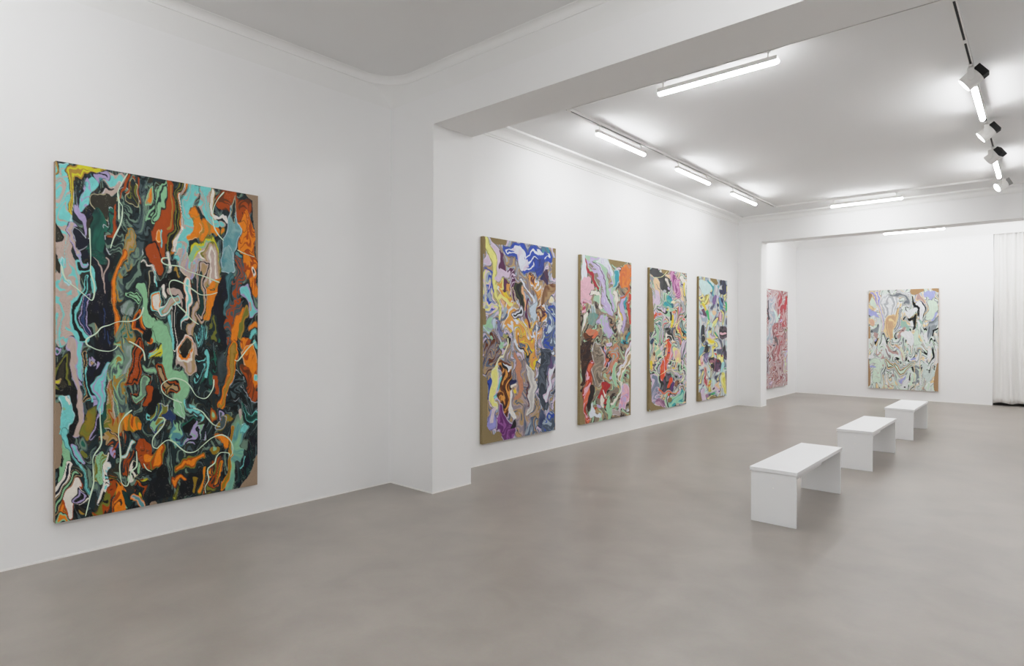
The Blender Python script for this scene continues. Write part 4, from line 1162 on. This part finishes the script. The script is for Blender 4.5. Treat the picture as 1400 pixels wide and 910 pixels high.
# ------------------------------------------------------------------ paintings
PC = dict(tq='#7fd6d3', pk='#c6b2a8', nv='#0d1228', bk='#0b0f12', dg='#1d3034', gr='#1f6a58', dt='#123c3a', sg='#75907f', mt='#95c99e',
    oc='#b08c3a', ol='#7d8030', go='#9c7f22', wt='#efe9df', ye='#d8d22e', bl='#28406e', st='#5b9aa2', ls='#8fb6b8', lv='#b3a6cf', gy='#4a5c60', br='#6b3612',
    tn='#b89c72', bo='#353226', ru='#ae4c0c', lg='#aab4b4', ch='#111a22',
    gp='#8a8088', sl='#5c6b84', lk='#d9c6dc', gb='#a3b2c0', og='#e0a04e', yo='#ead02e', sb='#e2e8f2', ly='#ece88f', cb='#2a4db0', nb='#16235a',
    pu='#5a2450', tl='#2b97a6', bs='#c6d6e4', wn='#5b2f3c', lc='#efe6bc', om='#3c4020', po='#eab489', gm='#a3d0ac', pw='#7c80ac', lp='#a09fdc',
    vi='#6b2f72', vl='#9a5aa0', sa='#c48a6c', ge='#8b7f70', ms='#a9cdb1', bd='#2e1716', hp='#e9b8c6', cm='#b0405e', cr='#a5162c', lw='#c5b4de',
    mg='#a0305e', co='#e0734f', orr='#cc6428', rr='#c23a20', pe='#ecc9a0', mg2='#b4589a', vp='#5a1f7a', re='#e2501e', gn='#2fae6a',
    pq='#e6e8ea', pm='#d3e6d4', g7='#8d9499', pch='#ecd2a0', per='#a6abdf', mv='#b89a96', tea='#9fc2b4', lb='#cba887')
PC['or'] = '#ee8a14'; PC['pl'] = '#cfe8cc'; PC['pc'] = '#e6e3a6'
def pcol(k): return np.array(lin(PC.get(k, k)), dtype=np.float32)
_perm = {}
def vnoise(x, y, seed):
    """smooth gradient noise, about -1..1"""
    if seed not in _perm:
        g = np.random.RandomState(seed).uniform(0, 2*PI, (128, 128)); _perm[seed] = (np.cos(g).astype(np.float32), np.sin(g).astype(np.float32))
    A, B = _perm[seed]
    x = x+31.3; y = y+57.7
    xi = np.floor(x).astype(np.int32); yi = np.floor(y).astype(np.int32)
    fx = (x-xi).astype(np.float32); fy = (y-yi).astype(np.float32)
    sx = fx*fx*fx*(fx*(fx*6-15)+10); sy = fy*fy*fy*(fy*(fy*6-15)+10)
    def g(i, j): return A[(xi+i) & 127, (yi+j) & 127]*(fx-i)+B[(xi+i) & 127, (yi+j) & 127]*(fy-j)
    return 1.5*((g(0, 0)*(1-sx)+g(1, 0)*sx)*(1-sy)+(g(0, 1)*(1-sx)+g(1, 1)*sx)*sy)
def pour(spec, nx, ny, seed, amp, sc):
    """marbled pigment on an nx x ny grid: returns linear rgb and a mask of painted ground"""
    W, H = spec['W'], spec['H']
    X, Y = np.meshgrid(np.linspace(0, W, nx, dtype=np.float32), np.linspace(0, H, ny, dtype=np.float32))
    # flow: carry every point back along a swirling, divergence-free current
    def psi(u, v):
        return 1.0*vnoise((u+.22*v)/(24*sc), (v-.3*u)/(46*sc), seed+1)*24*sc + .42*vnoise((u-.25*v)/(11*sc), (v+.2*u)/(24*sc), seed+2)*11*sc + .15*vnoise((u+.1*v)/(5*sc), (v+.15*u)/(9*sc), seed+3)*5*sc
    def advect(u, v, step, n):
        e = .25*sc
        for _ in range(n):
            p0 = psi(u, v)
            vx = (psi(u, v+e)-p0)/e; vy = -(psi(u+e, v)-p0)/e
            u = u+step*vx; v = v+step*vy
        return u, v
    U, V = advect(X, Y, amp*.34, 9)
    U2, V2 = advect(U, V, amp*.9, 9)
    wx, wy = U-X, V-Y
    g1 = vnoise(U/(15*sc), V/(30*sc), seed+7)
    T = vnoise(U2/(8*sc), V2/(38*sc), seed+8)*.72+.28*vnoise(U2/(3.4*sc), V2/(20*sc), seed+9)
    S = vnoise(U2/(7*sc), V2/(26*sc)+g1, seed+10)
    r2 = g1
    def marble(pal, off, sl):
        K = len(pal); t = (T[sl]*1.25+off) % 1.0 * K
        i = np.clip(t.astype(np.int32), 0, K-1); C = np.stack(pal)
        c = C[i]; fr = (t-i)[..., None]
        return np.where(fr > .86, c+(C[(i+1) % K]-c)*((fr-.86)/.14)*.8, c)
    full = (slice(None), slice(None))
    rnd = random.Random(seed)
    img = marble([pcol(c) for c in spec['base'][2:].split(',')], 0.1, full).astype(np.float32)
    painted = np.ones((ny, nx), bool)
    mg = float(max(np.abs(wx).max(), np.abs(wy).max()))+2
    for head, o in spec['S']:
        P = np.array(o, dtype=np.float32).reshape(-1, 3)
        x0 = (P[:, 0]-P[:, 2]).min()-mg; x1 = (P[:, 0]+P[:, 2]).max()+mg
        y0 = (P[:, 1]-P[:, 2]).min()-mg; y1 = (P[:, 1]+P[:, 2]).max()+mg
        i0 = max(0, int(x0/W*(nx-1))); i1 = min(nx, int(x1/W*(nx-1))+2); j0 = max(0, int(y0/H*(ny-1))); j1 = min(ny, int(y1/H*(ny-1))+2)
        off = rnd.random()
        if i1 <= i0 or j1 <= j0: continue
        sl = (slice(j0, j1), slice(i0, i1))
        if head == 'L': u = X[sl]+wx[sl]*.25; v = Y[sl]+wy[sl]*.25
        else: u, v = U[sl], V[sl]
        rm = float(P[:, 2].max())
        sd = np.full(u.shape, 1e9, np.float32); rel = np.zeros(u.shape, np.float32)
        segs = [(P[0], P[0])] if len(P) == 1 else list(zip(P, P[1:]))
        for a, b in segs:
            dx, dy = b[0]-a[0], b[1]-a[1]; L2 = dx*dx+dy*dy
            t = np.clip(((u-a[0])*dx+(v-a[1])*dy)/L2, 0, 1) if L2 > 1e-6 else np.zeros_like(u)
            r = a[2]+(b[2]-a[2])*t
            d = np.hypot(u-a[0]-t*dx, v-a[1]-t*dy)-r
            m = d < sd; sd = np.where(m, d, sd); rel = np.where(m, -d/np.maximum(r, .1), rel)
        ins = sd < 0
        if not ins.any(): continue
        if head == 'L': painted[sl][ins] = False; continue
        md, pal = head.split(':'); pal = [pcol(c) for c in pal.split(',')]
        if md == 'f' or len(pal) == 1: col = np.broadcast_to(pal[0], u.shape+(3,))
        elif md == 'm': col = marble(pal, off, sl)
        elif md == 'b':
            t = np.clip(rel+.22*T[sl]+.10*S[sl], 0, .999); K = len(pal)
            t = np.clip(t**.8, 0, .999)
            ti = (t*K).astype(np.int32); fr = (t*K-ti)[..., None]; C = np.stack(pal)
            col = C[ti]; nx_ = C[np.minimum(ti+1, K-1)]
            col = np.where(fr > .8, col+(nx_-col)*(fr-.8)/.2, col)
        else:
            t = np.clip(.5+.75*S[sl]+.35*T[sl], 0, 1)[..., None]; col = pal[0]*(1-t)+pal[-1]*t
        if md in 'fms' and rm > 2.2 and rnd.random() < .55:      # a thin seam of another colour round the pool
            sc_ = pcol(rnd.choice(('bk', 'bk', 'lc', 'dg', 'sb') if spec['W'] != 96 else ('g7', 'pch', 'pq', 'mv')))
            e = (np.clip(1-np.abs(-sd-1.0)/.75, 0, 1)*(S[sl] > -.25)*.8)[..., None]
            col = col*(1-e)+sc_*e
        a = np.clip(-sd/.5, 0, 1)[..., None]
        reg = img[sl]; reg[...] = reg*(1-a)+col*a
    # fine filaments of neighbouring pigment drawn out along the flow
    F = vnoise(U2/(5*sc), V2/(22*sc), seed+11)
    k = np.abs((F*3.2) % 1.0-.5); gate = np.clip(vnoise(X/(26*sc), Y/(40*sc), seed+12)*1.6+.35, 0, 1)
    w = (np.clip(1-k/.075, 0, 1)*gate*.42)[..., None]
    lum = img.mean(axis=2, keepdims=True)
    alt = np.where(vnoise(X/(6*sc), Y/(9*sc), seed+13)[..., None] > .1, img*.35+np.array(lin('#e6ded2'))*.5, img*.22+.004)
    img = img*(1-w)+alt.astype(np.float32)*w
    img *= (1+.10*vnoise(U2/(2.6*sc), V2/(9*sc), seed+14))[..., None]
    img = .97*np.power(np.clip(img, 0, 1), 1.06)
    return np.clip(img, .002, .95), painted
def tubes(pts, r, wid, hgt, W, H, seed):
    """a poured thread of paint lying on the canvas: half-round ridge with varying width"""
    P = [Vector((x/W*wid-wid/2, 0, hgt-y/H*hgt)) for x, y in pts]
    Q = []
    for i in range(len(P)-1):
        p0, p1, p2, p3 = P[max(i-1, 0)], P[i], P[i+1], P[min(i+2, len(P)-1)]
        n = max(3, int((p2-p1).length/.012))
        for k in range(n):
            t = k/n
            Q.append(.5*((2*p1)+(p2-p0)*t+(2*p0-5*p1+4*p2-p3)*t*t+(3*p1-p0-3*p2+p3)*t**3))
    Q.append(P[-1])
    bm = bmesh.new(); prev = None; rr = random.Random(seed); ph = rr.uniform(0, 6)
    for i, p in enumerate(Q):
        t = (Q[min(i+1, len(Q)-1)]-Q[max(i-1, 0)]).normalized(); s = Vector((-t.z, 0, t.x))
        w = r*(1+.28*math.sin(i*.21+ph)+.15*math.sin(i*.57))*(.45 if i in (0, len(Q)-1) else 1)
        ring = [bm.verts.new(p+s*w*math.cos(a)+Vector((0, -.6*w*math.sin(a), 0))) for a in (0, PI/4, PI/2, PI*.75, PI)]
        if prev:
            for k in range(4): bm.faces.new((prev[k], prev[k+1], ring[k+1], ring[k]))
        prev = ring
    return bm
def painting(key, loc, rz, wid, hgt, nx, ny, seed, amp, sc, linen_mat, label, dep=.045, lr=.0042):
    spec = PAINTINGS[key]
    t = empty('painting', loc, rz)             # local X right, Z up, wall at Y = 0, front at Y = -dep
    box('canvas', (-wid/2, wid/2, -dep, -.002, 0, hgt), M[linen_mat], t, .003)
    img, ok = pour(spec, nx, ny, seed, amp, sc)
    xs = np.linspace(-wid/2+.0012, wid/2-.0012, nx); zs = np.linspace(hgt-.0012, .0012, ny)
    Xg, Zg = np.meshgrid(xs, zs)
    relief = .0012+.0007*(img.mean(axis=2))
    co = np.stack([Xg, np.full_like(Xg, -dep)-relief, Zg], axis=2).reshape(-1, 3)
    idx = np.arange(nx*ny).reshape(ny, nx)
    q = np.stack([idx[:-1, :-1], idx[1:, :-1], idx[1:, 1:], idx[:-1, 1:]], axis=2)
    keep = ok[:-1, :-1] & ok[1:, :-1] & ok[1:, 1:] & ok[:-1, 1:]
    q = q[keep]
    used = np.unique(q); remap = np.full(nx*ny, -1); remap[used] = np.arange(len(used)); q = remap[q]; co = co[used]
    me = bpy.data.meshes.new('paint_layer'); nf = len(q)
    me.vertices.add(len(co)); me.vertices.foreach_set('co', co.astype(np.float32).ravel())
    me.loops.add(nf*4); me.loops.foreach_set('vertex_index', q.astype(np.int32).ravel())
    me.polygons.add(nf); me.polygons.foreach_set('loop_start', np.arange(0, nf*4, 4, dtype=np.int32))
    me.update(calc_edges=True)
    at = me.attributes.new('pigment', 'FLOAT_COLOR', 'POINT')
    rgba = np.ones((len(co), 4), np.float32); rgba[:, :3] = img.reshape(-1, 3)[used]
    at.data.foreach_set('color', rgba.ravel())
    link('paint_layer', me, M['pigment'], t, True)
    for i, (c, o) in enumerate(spec['L']):
        pts = [(o[k], o[k+1]) for k in range(0, len(o), 2)]
        bm = tubes(pts, lr, wid, hgt, spec['W'], spec['H'], seed+i)
        bmesh.ops.translate(bm, verts=bm.verts, vec=(0, -dep-.0018, 0))
        from_bm('poured_line', bm, M['line_mint' if c == 'pl' else 'line_cream'], t, True)
    return tag(t, label, 'painting', None)
R90 = PI/2
painting('big', (XA, 1.728, .2545), R90, 1.386, 2.419, 400, 690, 11, 1.25, 1.2, 'linen_warm',
    'largest and nearest painting, dark green, turquoise and orange marbling with mint drips', .05, .0040)
painting('cobalt', (XB, 5.684, .251), R90, 1.375, 2.383, 260, 450, 23, 1, 0.9, 'linen_dull',
    'tall marbled painting with cobalt blue top and yellow drips, next to the front pier')
painting('pink', (XB, 7.624, .251), R90, 1.374, 2.363, 230, 400, 35, 0.85, 0.75, 'linen_dull',
    'tall marbled painting with pink, mint and an orange dome, second from the front pier')
painting('tangle', (XB, 9.580, .250), R90, 1.362, 2.345, 220, 380, 47, 0.7, 0.95, 'linen_dull',
    'tall painting with black and magenta top and tangled orange strokes, third from the front pier', .045, .0045)
painting('lemon', (XB, 11.440, .252), R90, 1.334, 2.329, 200, 350, 59, 0.6, 1, 'linen_dull',
    'tall painting with pale aqua dome and lemon yellow streaks, closest to the rear pier')
painting('crimson', (XC, 14.915, .252), R90, 1.50, 2.284, 180, 320, 71, 0.4, 0.55, 'linen_dull',
    'crimson and pale grey streaked painting half hidden behind the rear pier')
painting('pale', (-2.449, YB, .231), 0, 1.369, 2.310, 260, 450, 83, 1.1, 1, 'linen_tan',
    'pale mint, white and lilac marbled painting on the back wall')

# ------------------------------------------------------------------ world, camera, view
w = bpy.data.worlds.new('World'); scene.world = w; w.use_nodes = True
w.node_tree.nodes['Background'].inputs[0].default_value = (.9, .9, .92, 1)
w.node_tree.nodes['Background'].inputs[1].default_value = 0.05
cam = bpy.data.cameras.new('Camera'); co_ = bpy.data.objects.new('Camera', cam); COL.objects.link(co_)
cam.sensor_fit = 'HORIZONTAL'; cam.sensor_width = 36.0; cam.lens = 829.4052/1400*36.0
cam.clip_start = .05; cam.clip_end = 100
yw, pt, ro = math.radians(41.2159), math.radians(-.1868), math.radians(.2057)
fw = Vector((-math.sin(yw)*math.cos(pt), math.cos(yw)*math.cos(pt), math.sin(pt)))
rt = Vector((math.cos(yw), math.sin(yw), 0)); up = rt.cross(fw)
r2 = rt*math.cos(ro)+up*math.sin(ro); u2 = -rt*math.sin(ro)+up*math.cos(ro)
mw = Matrix((r2, u2, -fw)).transposed().to_4x4(); mw.translation = (0, 0, 1.55)
co_.matrix_world = mw
scene.camera = co_
scene.view_settings.view_transform = 'Standard'
scene.view_settings.look = 'None'
scene.view_settings.exposure = EXPOSURE
vs = scene.view_settings; vs.use_curve_mapping = True
cm = vs.curve_mapping; cm.white_level = (4, 4, 4)
cv = cm.curves[3]                           # soft shoulder for the highlights, as in the photograph
for x, y in TONE: cv.points.new(x, y)
cv.points[0].location = (0, 0); cv.points[-1].location = (1, 1)
for q in cv.points: q.handle_type = 'AUTO_CLAMPED'
cm.update()
scene.cycles.max_bounces = 10; scene.cycles.diffuse_bounces = 8
scene.cycles.use_denoising = True
scene.cycles.sample_clamp_indirect = 6.0
